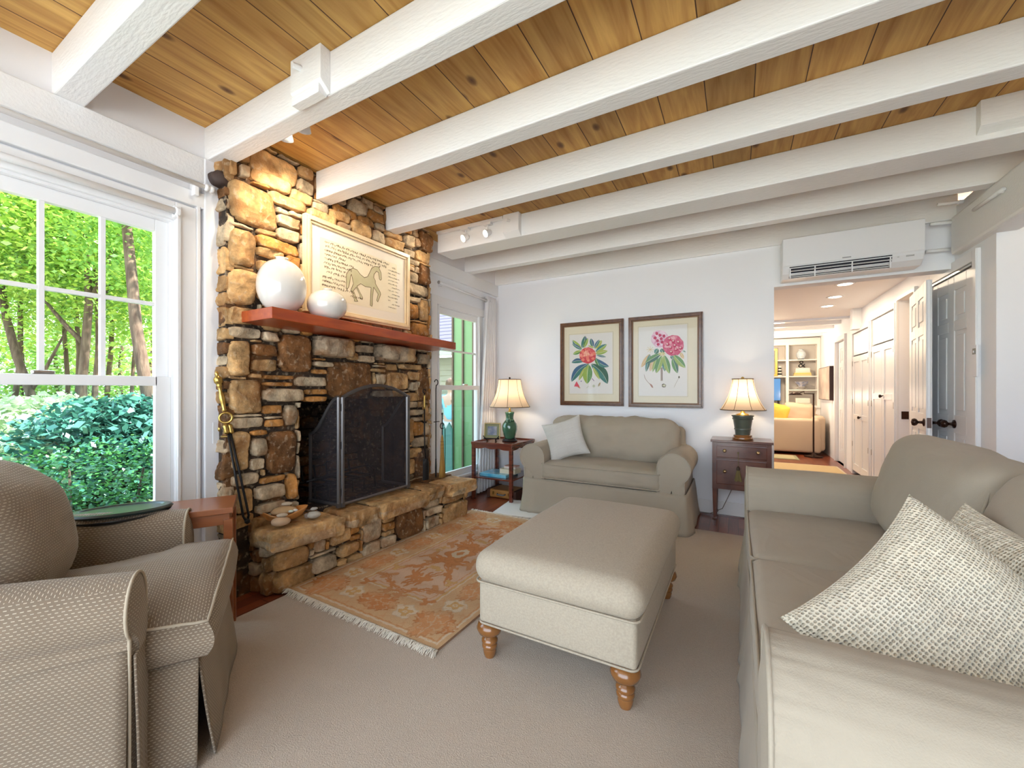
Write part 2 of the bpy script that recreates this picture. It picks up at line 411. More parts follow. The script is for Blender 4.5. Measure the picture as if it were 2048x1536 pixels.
# back wall (with hall opening) and soffit
mb = MB(); mb.box(-2.65, .284, BY, BY + .14, 0, ZC); mb.box(.284, 1.46, BY, BY + .14, 2.13, ZC)
struct(mb.build('wall_back', wall_white))
struct(MB().box(-2.65, .27, BY - .012, BY, 0, .14).build('baseboard_back', trim_white))
struct(MB().box(-2.65, .27, BY - .03, BY - .012, 0, .018).build('baseboard_shoe', mahog))
# beams of the ceiling
YB = [(.59, .69), (1.18, 1.28), (1.785, 1.895), (2.41, 2.52), (3.05, 3.28), (3.70, 3.80), (4.345, 4.376)]
k = 1
for i, (a, b) in enumerate([(-.62, -.52), (-.02, .08)] + YB):
    x0 = -2.52 if 1.7 < a < 3.0 else (-2.5 if 3 < a < 3.1 else -2.66)
    beam_struct('trim_%d' % k, x0, 3.4 if i < 8 else 1.46, a, b, 2.5, ZC); k += 1
beam_struct('trim_%d' % k, -2.66, -2.62, -1.6, 1.25, 2.36, 2.5); k += 1          # wall plate
beam_struct('trim_%d' % k, -2.66, -2.62, 2.95, 4.376, 2.36, 2.5); k += 1
beam_struct('trim_%d' % k, -2.655, -2.615, 1.165, 1.25, 0, 2.5, wall_white); k += 1            # post beside the chimney
beam_struct('trim_%d' % k, -2.66, -2.62, -1.6, 1.17, 2.215, 2.30, trim_white); k += 1   # head board over window
# casings window 1
def casing(y0, y1, z0, z1, nm, x=-2.65, w=.1, sill=True):
    mb = MB(); mb.box(x, x + .025, y1, y1 + w, z0 - .02, z1 + w); mb.box(x, x + .025, y0 - w, y0, z0 - .02, z1 + w)
    mb.box(x, x + .022, y0, y1, z1, z1 + w); mb.box(x + .02, x + .034, y1 + .004, y1 + .022, z0 - .02, z1 + w - .02)
    mb.box(x, x + .03, y1 + w, y1 + w + .018, 0 if nm.endswith('13') else z0 - .1, z1 + w + .018)
    if sill: mb.box(x - .02, x + .05, y0 - w, y1 + w, z0 - .03, z0); mb.box(x, x + .02, y0 - w + .02, y1 + w - .02, z0 - .12, z0 - .03)
    return struct(mb.build(nm, trim_white, bevel=.004))
casing(W1[0], W1[1], W1[2], W1[3], 'trim_14', w=.095)
casing(W2[0], W2[1], W2[2], W2[3], 'trim_15', w=.085)

inscr = bpy.data.materials.new('insect_screen'); inscr.use_nodes = True; nt = inscr.node_tree; nt.nodes.clear()
o_ = _n(nt, 'ShaderNodeOutputMaterial'); a_ = _n(nt, 'ShaderNodeBsdfTransparent'); a_.inputs[0].default_value = (.82, .90, .92, 1); nt.links.new(a_.outputs[0], o_.inputs[0])
def sash_window(name, y0, y1, z0, zr0, zr1, z1, cols, rows, x=-2.70, fr=.065, dp=-.12):
    root = bpy.data.objects.new(name, None); COL.objects.link(root); root.location = (x, (y0 + y1) / 2, z0); root['kind'] = 'structure'
    cy = (y0 + y1) / 2
    def part(nm, mb, mat, par=root, **kw):
        mb.v = [(v[0], v[1] - cy, v[2] - z0) for v in mb.v]
        return mb.build(nm, mat, par, **kw)
    j = MB(); j.box(dp, .05, y0 - .001, y0 + .012, z0, z1); j.box(dp, .05, y1 - .012, y1, z0, z1); j.box(dp, .05, y0 + .012, y1 - .012, z1 - .012, z1); j.box(dp, .05, y0 + .012, y1 - .012, z0, z0 + .012)
    part('window_frame', j, trim_white)
    gy0, gy1 = y0 + fr + .004, y1 - fr - .004
    up = MB(); up.box(-.015, .02, y0 + .012, gy0, zr0, z1 - .012); up.box(-.015, .02, gy1, y1 - .012, zr0, z1 - .012)
    up.box(-.015, .02, gy0, gy1, z1 - .075, z1 - .012); up.box(-.015, .02, gy0, gy1, zr1 - .02, zr1)
    s1 = part('upper_sash', up, trim_white, bevel=.003)
    m = MB(); mw = .009
    for c in range(1, cols):
        yy = gy0 + (gy1 - gy0) * c / cols; m.box(-.012, .016, yy - mw, yy + mw, zr1, z1 - .075)
    for r_ in range(1, rows):
        zz = zr1 + (z1 - .075 - zr1) * r_ / rows; m.box(-.011, .015, gy0, gy1, zz - mw, zz + mw)
    part('muntin_grid', m, trim_white, s1)
    lo = MB(); lo.box(.02, .048, y0 + .012, gy0 + .01, z0 + .012, zr1); lo.box(.02, .048, gy1 - .01, y1 - .012, z0 + .012, zr1)
    lo.box(.02, .048, gy0, gy1, z0 + .012, z0 + .065); lo.box(.02, .048, gy0, gy1, zr0, zr1)
    s2 = part('lower_sash', lo, trim_white, bevel=.003)
    g = MB(); g.box(.0, .004, gy0, gy1, zr1, z1 - .075); part('pane', g, glass, s1)
    g = MB(); g.box(.032, .036, gy0, gy1, z0 + .06, zr0); part('pane', g, glass, s2)
    g = MB(); g.box(-.012, -.011, gy0, gy1, z0 + .05, zr0); part('insect_screen', g, inscr, s2)
    lk = MB(); lk.rbox((.035, (y0 + y1) / 2 + .1, zr1 + .008), (.03, .07, .018), .008, n=3); part('sash_lock', lk, nickel, s2, smooth=True)
    return root
sash_window('window_1', -.1, 1.035, .54, 1.222, 1.27, 2.11, 5, 2)
sash_window('window_2', 3.235, 3.985, .28, 1.2, 1.25, 2.06, 1, 2, x=-2.685, fr=.038, dp=-.03)
struct(MB().box(-2.8, -2.652, -.2, -.1, .54, 2.11).build('trim_17', trim_white))
struct(MB().box(-2.715, -2.652, 3.985, 4.075, .28, 2.06).build('trim_18', trim_white))
struct(MB().box(-2.715, -2.652, 3.20, 3.235, .28, 2.06).build('trim_19', trim_white))

# splice blocks and pegs on beams
def splice(nm, x0, x1, yf, pegx, pegz, low):
    mb = MB(); mb.prism([(yf, 2.69), (yf - .05, 2.69), (yf - .05, 2.54), (yf, 2.50)], x0, x1, 'x')
    if low: mb.box(x0 - .0, x1 - .02, yf - .045, yf + .0, 2.49, 2.53)
    mb.tube([(pegx, yf - .045, pegz), (pegx - .01, yf - .085, pegz - .005)], .014, 8)
    return struct(mb.build(nm, beam_white, bevel=.003))
splice('trim_20', -1.775, -1.565, 1.18, -1.70, 2.63, True)
splice('trim_21', -1.752, -1.60, 3.05, -1.69, 2.63, False)
mb = MB(); mb.prism([(3.05, 2.69), (3.0, 2.69), (3.0, 2.56), (3.05, 2.53)], 1.09, 2.4, 'x'); struct(mb.build('trim_22', beam_white, bevel=.003))
# right-hand plate beam with pegs and the wall under it
mb = MB(); mb.box(1.40, 1.56, -.3, 4.30, 2.21, 2.50); struct(mb.build('trim_23', beam_white, bevel=.02))
mb = MB()
for y, z, l in ((4.15, 2.56, .12), (4.28, 2.46, .12), (3.6, 2.40, .02), (4.33, 2.27, .13)):
    mb.tube([(1.40 - l, y - .02, z - .0), (1.42, y, z)], .013, 8)
mb.tube([(1.385, 3.55, 2.40), (1.385, 3.9, 2.41)], .012, 8)
struct(mb.build('trim_24', beam_white, smooth=True))
# right wall, living-room part holds door_1; hall part
def wall_right(name, y0, y1, z1, holes, x=RX_): return wallx(name, x, x + .12, y0, y1, z1, holes)
wall_right('wall_right', 3.92, 10.6, 2.60, [(4.06, 4.78, 0, 2.08), (5.14, 5.62, 0, 2.12), (5.70, 6.55, 0, 2.06), (6.66, 7.50, 0, 2.0), (8.02, 8.70, 0, 2.0)])
struct(MB().box(1.9, 4.35, -1.72, -1.6, 0, ZC).build('wall_front_blocker', wall_white))  # unseen wall piece added to cut the daylight on the left wall
struct(MB().box(RX_, 4.2, 3.80, 3.92, 0, 2.22).build('wall_right_return', wall_white))
wallx('wall_far_right', 4.2, 4.35, -1.6, 3.93, ZC, [])
struct(MB().box(1.60, 4.4, 3.93, 10.6, 0, 2.6).build('wall_closet_backs', wall_white))
# hall ceiling etc
HZ = 2.30
struct(MB().box(-1.6, RX_, BY + .14, 7.72, HZ, HZ + .1).build('ceiling_hall', ceil_white))
struct(MB().box(-1.6, RX_, 7.72, 10.6, 2.46, 2.56).build('ceiling_den', ceil_white))
for i in range(5):
    struct(MB().box(-1.6, RX_, 7.74 + i * .56, 7.84 + i * .56, 2.27, 2.46).build('trim_%d' % (30 + i), trim_white))
struct(MB().box(-1.72, -1.6, BY + .14, 10.6, 0, 2.6).build('wall_hall_left', wall_white))
struct(MB().box(-1.6, 1.6, 10.45, 10.6, 0, 2.6).build('wall_den_back', wall_white))
struct(MB().box(RX_ - .10, RX_, 7.05, 7.18, 2.02, 2.30).build('trim_36', trim_white, bevel=.004))

# ---- doors
def panel_door(root, w, h, t, mat=trim_white, sides=(-1, 1)):
    """slab along local +x from hinge 0..w, thickness on y, panels carved as raised mouldings"""
    s = MB(); st = .11; rails = [(0, .2), (.86, 1.0), (h - .42, h - .34), (h - .11, h)]
    s.box(0, w, -t / 2 + .008, t / 2 - .008, 0, h)
    for sd in (-1, 1):
        y0, y1 = sorted((sd * (t / 2 - .008), sd * t / 2))
        for a, b in ((0, st), (w / 2 - .05, w / 2 + .05), (w - st, w)): s.box(a, b, y0, y1, 0, h)
        for a, b in rails: s.box(st, w / 2 - .05, y0, y1, a, b); s.box(w / 2 + .05, w - st, y0, y1, a, b)
        for (a, b) in ((.2, .86), (1.0, h - .42), (h - .34, h - .11)):
            for c0, c1 in ((st, w / 2 - .05), (w / 2 + .05, w - st)):
                s.box(c0 + .035, c1 - .035, y0, y1, a + .035, b - .035)
    return s.build('door_slab', mat, root, bevel=.005)
def knob(root, x, z, t, sd, par=None, mat=bronze):
    m = MB(); ax = Matrix.Rotation(R(-90 * sd), 3, 'X')
    m.lathe([(.032, 0), (.032, .006), (.012, .012), (.010, .035), (.026, .045), (.031, .058), (.026, .072), (.001, .078)], (x, sd * t / 2, z), 20, ax=ax)
    return m.build('door_knob', mat, par or root, smooth=True)
def door_root(nm, loc, rz):
    o = bpy.data.objects.new(nm, None); COL.objects.link(o); o.location = loc; o.rotation_euler = (0, 0, rz); o['kind'] = 'structure'; return o
# door_1: closed closet door in the living room side
d = door_root('door_1', (1.462, 4.07, .01), R(90)); panel_door(d, .70, 2.06, .035); knob(d, .29, .93, .035, 1)
for z in (.25, 1.15, 1.85): MB().box(-.008, .008, .014, .03, z, z + .09).build('hinge', trim_white, d)
# casing
def door_casing(nm, y0, y1, z1, w=.075, x=RX_):
    mb = MB(); mb.box(x - .02, x, y0 - w, y0, 0, z1 + w); mb.box(x - .02, x, y1, y1 + w, 0, z1 + w); mb.box(x - .02, x, y0, y1, z1, z1 + w)
    mb.box(x - .028, x - .02, y0 - w, y0 - w + .02, 0, z1 + w)
    return struct(mb.build(nm, trim_white, bevel=.003))
door_casing('trim_40', 4.06, 4.78, 2.10)
struct(MB().box(1.435, 1.452, 4.08, 4.76, 2.078, 2.092).build('trim_41', nickel))
door_casing('trim_42', 5.14, 5.62, 2.12, .04); door_casing('trim_43', 5.70, 6.55, 2.06, .05); door_casing('trim_44', 6.66, 7.50, 2.0, .06); door_casing('trim_45', 8.02, 8.70, 2.0, .07)
# door_2: open six-panel door swung towards camera
a0 = math.atan2(4.40 - 5.16, 1.315 - 1.425)
d = door_root('door_2', (1.425, 5.16, .01), a0); panel_door(d, .765, 2.06, .036); knob(d, .70, .93, .036, -1); knob(d, .70, .93, .036, 1)
MB().box(.765, .7665, -.013, .013, .89, .97).build('latch_plate', bronze, d)
m = MB().box(RX_ + .02, RX_ + .075, 5.612, 5.622, .90, .98).build('strike_plate', bronze, door_root('door_3', (0, 0, 0), 0))
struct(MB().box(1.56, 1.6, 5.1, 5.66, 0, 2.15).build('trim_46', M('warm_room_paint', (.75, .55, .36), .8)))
# closets: pairs of tall doors with small doors above
def closet(nm, y0, y1, zt, knz):
    d = door_root(nm, (RX_ - .004, y0, 0), 0); w = (y1 - y0) / 2
    for i in (0, 1):
        for za, zb in ((.06, zt - .32), (zt - .30, zt)):
            s = MB(); a, b = i * w + .004, (i + 1) * w - .004
            s.box(0, .02, a, b, za, zb)
            if zb - za > 1: 
                for p, q, r_, t in ((a, a + .07, za, zb), (b - .07, b, za, zb), (a + .07, b - .07, za, za + .1), (a + .07, b - .07, zb - .08, zb), (a + .07, b - .07, knz - .07, knz + .0)): s.box(-.010, 0, p, q, r_, t)
            s.build('closet_door', trim_white, d, bevel=.003)
        for z in (.4, 1.0, zt - .45):
            MB().tube([(-.012, (2 * w - .004) if i else .004, z), (-.012, (2 * w - .004) if i else .004, z + .07)], .006, 6).build('hinge', nickel, d)
    m = MB(); m.lathe([(.014, 0), (.008, .01), (.018, .02), (.018, .035), (.001, .04)], (-.012, w - .05, knz - .03), 12, ax=Matrix.Rotation(R(-90), 3, 'Y')); m.build('knob', bronze, d, smooth=True)
    MB().box(-.022, -.012, w - .10, w + .12, knz - .055, knz - .03).build('latch_bar', trim_white, d)
closet('door_4', 5.71, 6.54, 2.05, 1.16); closet('door_5', 6.67, 7.49, 1.99, .86)
d = door_root('door_6', (1.50, 8.03, .01), R(90)); panel_door(d, .66, 1.98, .035)
# recessed lights in the hall
for i, (x, y) in enumerate(((.97, 5.378), (1.0, 6.06), (1.02, 6.675))):
    t = T('recessed_light', ['round recessed ceiling light nearest the air conditioner', 'round recessed ceiling light in the middle of the hall row', 'round recessed ceiling light farthest down the hall'][i], 'light', (x, y, HZ), group='recessed lights in the hall ceiling')
    MB().lathe([(.085, .004), (.085, -.006), (.065, -.006), (.062, 0)], (0, 0, 0), 28).build('trim_ring', trim_white, t, smooth=True, auto=40)
    MB().lathe([(.062, -.002), (.001, -.003)], (0, 0, 0), 24).build('lens', M('hall_lens', (1, .9, .75), .5, emis=((1, .86, .66), 5.)), t)
# ------------------------------------------------------------------ stonework
def stonemat():
    m = M('field_stone', (.4, .3, .2), .8, spec=.3, attr='tone'); nt = m.node_tree; b = bsdf(m); L = nt.links.new
    tc = _n(nt, 'ShaderNodeTexCoord'); at = [n for n in nt.nodes if n.type == 'ATTRIBUTE'][0]
    n1 = _n(nt, 'ShaderNodeTexNoise'); n1.inputs['Scale'].default_value = 9; n1.inputs['Detail'].default_value = 8; n1.inputs['Roughness'].default_value = .7
    L(tc.outputs['Object'], n1.inputs['Vector'])
    r1 = _n(nt, 'ShaderNodeMapRange'); r1.inputs[1].default_value = .3; r1.inputs[2].default_value = .7; r1.inputs[3].default_value = .35; r1.inputs[4].default_value = 1.6
    L(n1.outputs['Fac'], r1.inputs[0])
    mx = _n(nt, 'ShaderNodeMix', data_type='RGBA', blend_type='MULTIPLY'); mx.inputs[0].default_value = 1; L(at.outputs['Color'], mx.inputs[6]); L(r1.outputs[0], mx.inputs[7])
    n2 = _n(nt, 'ShaderNodeTexNoise'); n2.inputs['Scale'].default_value = 5; n2.inputs['Detail'].default_value = 3; mp = _n(nt, 'ShaderNodeMapping'); mp.inputs['Location'].default_value = (5, 3, 1)
    L(tc.outputs['Object'], mp.inputs[0]); L(mp.outputs[0], n2.inputs['Vector'])
    r2 = _n(nt, 'ShaderNodeMapRange'); r2.inputs[1].default_value = .52; r2.inputs[2].default_value = .62; r2.inputs[4].default_value = .55; L(n2.outputs['Fac'], r2.inputs[0])
    ru = _n(nt, 'ShaderNodeMix', data_type='RGBA'); L(r2.outputs[0], ru.inputs[0]); L(mx.outputs[2], ru.inputs[6]); ru.inputs[7].default_value = (.26, .105, .028, 1)
    n3 = _n(nt, 'ShaderNodeTexNoise'); n3.inputs['Scale'].default_value = 34; n3.inputs['Detail'].default_value = 5; L(tc.outputs['Object'], n3.inputs['Vector'])
    r3 = _n(nt, 'ShaderNodeMapRange'); r3.inputs[1].default_value = .56; r3.inputs[2].default_value = .68; r3.inputs[4].default_value = .38; L(n3.outputs['Fac'], r3.inputs[0])
    gy = _n(nt, 'ShaderNodeMix', data_type='RGBA'); L(r3.outputs[0], gy.inputs[0]); L(ru.outputs[2], gy.inputs[6]); gy.inputs[7].default_value = (.60, .47, .32, 1)
    L(gy.outputs[2], b.inputs['Base Color'])
    ad = _n(nt, 'ShaderNodeMath', operation='ADD'); L(n1.outputs['Fac'], ad.inputs[0]); L(n3.outputs['Fac'], ad.inputs[1])
    bp = _n(nt, 'ShaderNodeBump'); bp.inputs['Strength'].default_value = .8; bp.inputs['Distance'].default_value = .012
    L(ad.outputs[0], bp.inputs['Height']); L(bp.outputs[0], b.inputs['Normal'])
    return m
stone_m = stonemat()
TONE = {'g': (.43, .33, .215), 't': (.48, .29, .125), 'o': (.42, .19, .05), 'b': (.17, .075, .025), 'T': (.33, .185, .075), 'n': (.06, .04, .03), 'c': (.40, .30, .20)}
class SMB(MB):
    def __init__(s): super().__init__(); s.c = []
    def solid(s, x0, x1, y0, y1, z0, z1, col=(.045, .03, .02)):
        s.box(x0, x1, y0, y1, z0, z1); s.c += [(*col, 1)] * 8
    def stone(s, O, U, V, N, w, h, d, tone, seed, full=False, res=.028):
        """rough block: O lower-left on the wall plane, U,V in plane, N outwards, d proud depth"""
        O, U, V, N = Vector(O), Vector(U), Vector(V), Vector(N); rs = random.Random(seed)
        nu = max(5, min(16, int(w / res) + 3)); nv = max(5, min(14, int(h / res) + 3))
        def ps(n): 
            a = [-1, -.96, -.86] + [-.7 + 1.4 * i / (n - 2) for i in range(n - 1)] + [.86, .96, 1]; return a
        A, B = ps(nu), ps(nv); k = len(s.v); col = Vector(TONE[tone]) * rs.uniform(.8, 1.25); col2 = Vector(TONE['t' if tone in 'Tbc' else 'g'])
        skew = rs.uniform(-.06, .06) * min(w, h); dv = rs.uniform(.75, 1.15) * d; tilt = rs.uniform(-.2, .2)
        cw = rs.uniform(.75, .98)
        for b in B:
            for a in A:
                e = max(0, (1 - abs(a) ** 14) * (1 - abs(b) ** 14)) ** .5
                cr = 1 - .5 * (a * a * b * b) ** 3 * min(.3, .03 / min(w, h) * 2) * 2
                x = a * w / 2 * cr + skew * b; y = b * h / 2 * cr + skew * a * .4
                P = O + U * (w / 2 + x) + V * (h / 2 + y)
                nz = noise.fractal(P * 9 + Vector((seed * 1.7, 0, 0)), .9, 2.1, 4)
                n2 = noise.noise(P * 28 + Vector((0, seed, 0)))
                hgt = dv * (.2 + .8 * e * (1 + tilt * a)) + e * (nz * .020 + n2 * .006) if e > 0 else -.03
                P2 = P + N * hgt + U * nz * .004 + V * n2 * .004
                s.v.append(tuple(P2))
                t = noise.noise(P * 5 + Vector((seed, 0, 0))) 
                c = col.lerp(col2, .75) if (tone == 'T' and a < -.2 + t) or (tone == 'c' and a > .35 + t * .3) else col
                s.c.append((*c, 1))
        W = len(A)
        for j in range(len(B) - 1):
            for i in range(W - 1):
                q = k + j * W + i; s.f.append((q, q + 1, q + W + 1, q + W)); s.m.append(0)
def fill(U0, U1, V0, V1, fixed, holes, rs, wmax=.28, hmax=.15, c=.02, wmin=.08):
    nu = int(round((U1 - U0) / c)); nv = int(round((V1 - V0) / c)); occ = np.zeros((nv, nu), bool)
    for a, b, p, q in list(fixed) + list(holes):
        i0 = max(0, int(math.floor((a - U0) / c + .3))); i1 = int(math.ceil((b - U0) / c - .3)); j0 = max(0, int(math.floor((p - V0) / c + .3))); j1 = int(math.ceil((q - V0) / c - .3))
        occ[j0:j1, i0:i1] = True
    out = []
    for j in range(nv):
        for i in range(nu):
            if occ[j, i]: continue
            tw = rs.uniform(wmin, wmax); th = rs.uniform(.045, hmax)
            if rs.random() < .3: th *= .5
            w = 1
            while i + w < nu and not occ[j, i + w] and w * c < tw: w += 1
            h = 1
            while j + h < nv and not occ[j + h, i:i + w].any() and h * c < th: h += 1
            if i + w < nu and not occ[j, i + w] and (nu - i - w) * c < wmin * .6: 
                while i + w < nu and not occ[j:j + h, i + w].any(): w += 1
            if V1 - (V0 + (j + h) * c) < .035:
                while j + h < nv and not occ[j + h, i:i + w].any(): h += 1
            occ[j:j + h, i:i + w] = True; out.append((U0 + i * c, U0 + (i + w) * c, V0 + j * c, V0 + (j + h) * c))
    return out
ST = "1.191 1.286 2.370 2.454 n;1.290 1.350 2.431 2.513 g;1.354 1.657 2.495 2.659 t;1.657 1.770 2.606 2.683 t;1.648 1.770 2.504 2.590 g;1.350 1.606 2.434 2.525 t;1.596 1.760 2.428 2.504 t;1.239 1.508 2.167 2.412 T;1.461 1.710 2.359 2.442 t;1.508 1.586 2.303 2.346 g;1.587 1.710 2.313 2.352 g;1.508 1.667 2.231 2.309 g;1.508 1.662 2.144 2.226 g;1.239 1.386 1.915 2.135 T;1.389 1.499 2.136 2.173 t;1.385 1.662 2.055 2.139 o;1.390 1.560 2.007 2.068 t;1.560 1.662 1.973 2.065 o;1.390 1.491 1.916 1.987 t;1.236 1.393 1.691 1.904 t;1.393 1.662 1.725 1.937 t;1.236 1.393 1.577 1.683 T;1.750 1.876 2.422 2.483 g;1.710 1.945 2.352 2.427 t;1.876 2.061 2.413 2.491 t;1.945 2.058 2.356 2.415 g;1.920 2.133 2.463 2.538 o;2.049 2.214 2.523 2.631 g;2.219 2.388 2.524 2.615 o;2.156 2.281 2.609 2.678 g;2.281 2.388 2.606 2.666 g;2.133 2.286 2.467 2.532 o;2.290 2.381 2.473 2.530 g;2.063 2.257 2.353 2.482 t;2.257 2.400 2.365 2.468 g;2.403 2.610 2.369 2.460 t;2.613 2.731 2.437 2.550 g;2.735 2.802 2.473 2.558 g;2.806 2.991 2.469 2.650 b;2.613 2.749 2.357 2.428 g;2.752 2.963 2.357 2.463 t;2.680 2.806 2.302 2.356 g;2.638 2.740 2.240 2.284 g;2.646 2.788 2.145 2.244 g;2.795 2.952 2.163 2.337 b;2.654 2.932 2.046 2.150 g;2.638 2.808 1.973 2.027 g;2.638 2.802 1.828 1.966 o;2.811 2.923 1.826 2.025 t;2.621 2.693 1.730 1.807 t;2.697 2.923 1.676 1.805 o;1.238 1.414 1.499 1.568 g;1.419 1.514 1.493 1.560 g;1.233 1.354 1.275 1.491 t;1.361 1.519 1.402 1.481 b;1.359 1.519 1.309 1.391 t;1.522 1.750 1.310 1.563 b;1.764 2.045 1.425 1.570 c;1.346 1.408 1.267 1.303 t;1.414 1.621 1.261 1.295 o;1.630 1.862 1.219 1.293 g;1.425 1.621 1.220 1.253 o;1.425 1.697 1.122 1.214 g;1.700 1.862 1.165 1.210 o;1.700 1.862 1.116 1.161 o;1.238 1.419 1.056 1.265 T;1.425 1.549 1.051 1.111 o;1.556 1.640 0.967 1.109 g;1.443 1.549 0.969 1.023 o;1.243 1.438 0.973 1.043 g;1.356 1.463 0.924 0.963 o;1.248 1.351 0.729 0.966 t;1.356 1.443 0.801 0.917 g;1.449 1.640 0.671 0.948 b;1.353 1.444 0.719 0.793 g;1.252 1.408 0.640 0.716 g;1.414 1.570 0.626 0.673 o;1.572 1.640 0.494 0.667 o;1.377 1.568 0.529 0.624 g;1.262 1.372 0.477 0.631 t;1.380 1.568 0.451 0.515 g;1.758 1.913 1.355 1.401 g;1.753 1.862 1.304 1.347 o;1.867 2.271 1.141 1.413 b;2.048 2.102 1.475 1.549 g;2.107 2.292 1.482 1.549 g;2.137 2.295 1.410 1.469 g;2.299 2.640 1.425 1.563 c;2.645 2.778 1.430 1.502 b;2.781 2.934 1.431 1.531 g;2.240 2.410 1.339 1.373 t;2.554 2.839 1.373 1.429 t;2.297 2.404 1.238 1.334 g;2.412 2.667 1.198 1.353 t;2.679 2.814 1.282 1.367 t;2.679 2.778 1.190 1.274 g;2.795 2.939 1.094 1.414 b;2.634 2.781 1.095 1.181 t;2.652 2.863 0.972 1.029 g;2.871 2.934 0.906 1.073 t;2.715 2.853 0.787 0.922 o;2.652 2.708 0.731 0.956 t;2.715 2.934 0.685 0.777 g;2.643 2.839 0.599 0.689 t;2.643 2.743 0.459 0.599 t;2.750 2.934 0.416 0.671 n"
FP = T('fireplace', 'floor-to-ceiling fieldstone fireplace with raised hearth and red wood mantel shelf', 'fireplace', (-2.5, 2.1, 0))
def rel(mb, p=(-2.5, 2.1, 0)):
    mb.v = [(v[0] - p[0], v[1] - p[1], v[2] - p[2]) for v in mb.v]; return mb
rs = random.Random(3)
cb = SMB(); XF = -2.535
OY0, OY1, OZ0, OZ1 = 1.655, 2.64, .40, 1.135
cb.solid(-3.25, XF, 1.235, OY0, 0, ZC); cb.solid(-3.25, XF, OY1, 2.955, 0, ZC); cb.solid(-3.25, XF, OY0, OY1, OZ1, ZC)
fx = []
for i, r in enumerate(ST.split(';')):
    a, b, p, q, t = r.split(); a, b, p, q = float(a), float(b), float(p), float(q)
    if t == 'n' and a < 1.22: continue
    q = min(q, ZC); fx.append((a, b, p, q))
    g = .004; d = .042 if t != 'c' else .13
    if t == 'c': cb.solid(XF, XF + .09, a + .01, b - .01, p + .012, q - .005, (.2, .15, .1))
    cb.stone((XF + (.0 if t != 'c' else .02), a + g, p + g), (0, 1, 0), (0, 0, 1), (1, 0, 0), b - a - 2 * g, q - p - 2 * g, d, t, i)
for i, (a, b, p, q) in enumerate(fill(1.24, 2.95, .40, ZC, fx, [(OY0, OY1, 0, OZ1)], rs)):
    if (b - a) * (q - p) < .0007: continue
    cb.stone((XF, a + .003, p + .003), (0, 1, 0), (0, 0, 1), (1, 0, 0), b - a - .006, q - p - .006, .034, rs.choice('ggtTo'), 500 + i)
for i, (a, b, p, q) in enumerate(fill(-2.66, -2.53, .0, ZC, [], [], rs, .14, .2)):   # flanks
    cb.stone((a, 1.24, p), (1, 0, 0), (0, 0, 1), (0, -1, 0), b - a, q - p - .006, .015, rs.choice('gtTb'), 900 + i)
    cb.stone((a, 2.95, p), (1, 0, 0), (0, 0, 1), (0, 1, 0), b - a, q - p - .006, .015, rs.choice('gtTb'), 1100 + i)
for i, (a, b, p, q) in enumerate(fill(-2.95, -2.54, .40, 1.14, [], [], rs, .3, .2)):   # jambs of the opening
    for yy, ny in ((OY0, 1), (OY1, -1)):
        cb.stone((a, yy, p), (1, 0, 0), (0, 0, 1), (0, ny, 0), b - a - .006, q - p - .006, .012, 'n', 1300 + i)
rel(cb).build('chimney_breast', stone_m, FP, smooth=True, auto=60, uv=False)
fb = SMB(); fb.solid(-3.22, -3.12, OY0, OY1, .36, OZ1, (.02, .015, .012)); fb.solid(-3.2, -2.5, OY0, OY1, .36, .40, (.03, .02, .018)); fb.solid(-3.2, -2.9, OY0, OY1, OZ1, 1.3, (.01, .01, .01))
for i, (a, b, p, q) in enumerate(fill(OY0 + .005, OY1 - .005, .40, 1.13, [], [], rs, .26, .09)):
    fb.stone((-3.12, a + .003, p + .003), (0, 1, 0), (0, 0, 1), (1, 0, 0), b - a - .006, q - p - .006, .03, 'b' if p < .6 else 'n', 1500 + i)
rel(fb).build('firebox', stone_m, FP, smooth=True, auto=60, uv=False)
# hearth
hb = SMB()
p0, p1 = Vector((-2.37, 1.39, 0)), Vector((-2.275, 3.21, 0)); U = (p1 - p0).normalized(); L_ = (p1 - p0).length; Nn = Vector((U.y, -U.x, 0))
vs = [(-2.66, 1.41, 0), (p0.x - .02, 1.41, 0), (p1.x - .02, 3.19, 0), (-2.66, 3.19, 0)]
hb.add(vs + [(a, b, .36) for a, b, c in vs], [(3, 2, 1, 0), (4, 5, 6, 7), (0, 1, 5, 4), (1, 2, 6, 5), (2, 3, 7, 6), (3, 0, 4, 7)]); hb.c += [(.045, .03, .02, 1)] * 8
HS = [(0, .27, 0, .125, 'T'), (.0, .22, .13, .25, 'T'), (.23, .42, .03, .13, 'g'), (.43, .60, .07, .15, 't'), (.26, .34, .16, .25, 'g'), (.36, .52, .17, .28, 't'), (.62, .80, .10, .27, 'g'), (.93, 1.22, .02, .28, 'b'), (1.24, 1.42, .02, .12, 'g'), (1.25, 1.45, .13, .2, 'g'), (1.47, 1.82, .0, .17, 'T')]
hf = [(a, b, p, q) for a, b, p, q, t in HS]
for i, (a, b, p, q, t) in enumerate(HS): hb.stone(p0 + U * (a + .004) + Vector((0, 0, p + .004)), U, (0, 0, 1), Nn, b - a - .008, q - p - .008, .03, t, 1700 + i)
for i, (a, b, p, q) in enumerate(fill(0, L_, 0, .32, hf, [], rs, .3, .11)):
    hb.stone(p0 + U * (a + .003) + Vector((0, 0, p + .003)), U, (0, 0, 1), Nn, b - a - .006, q - p - .006, .028, rs.choice('gtToo'), 1750 + i)
for i, (a, b, p, q) in enumerate(fill(0, .30, 0, .34, [], [], rs, .22, .14)):
    hb.stone((-2.67 + a + .003, 1.40, p + .003), (1, 0, 0), (0, 0, 1), (0, -1, 0), b - a - .006, q - p - .006, .035, rs.choice('gTb'), 1850 + i)
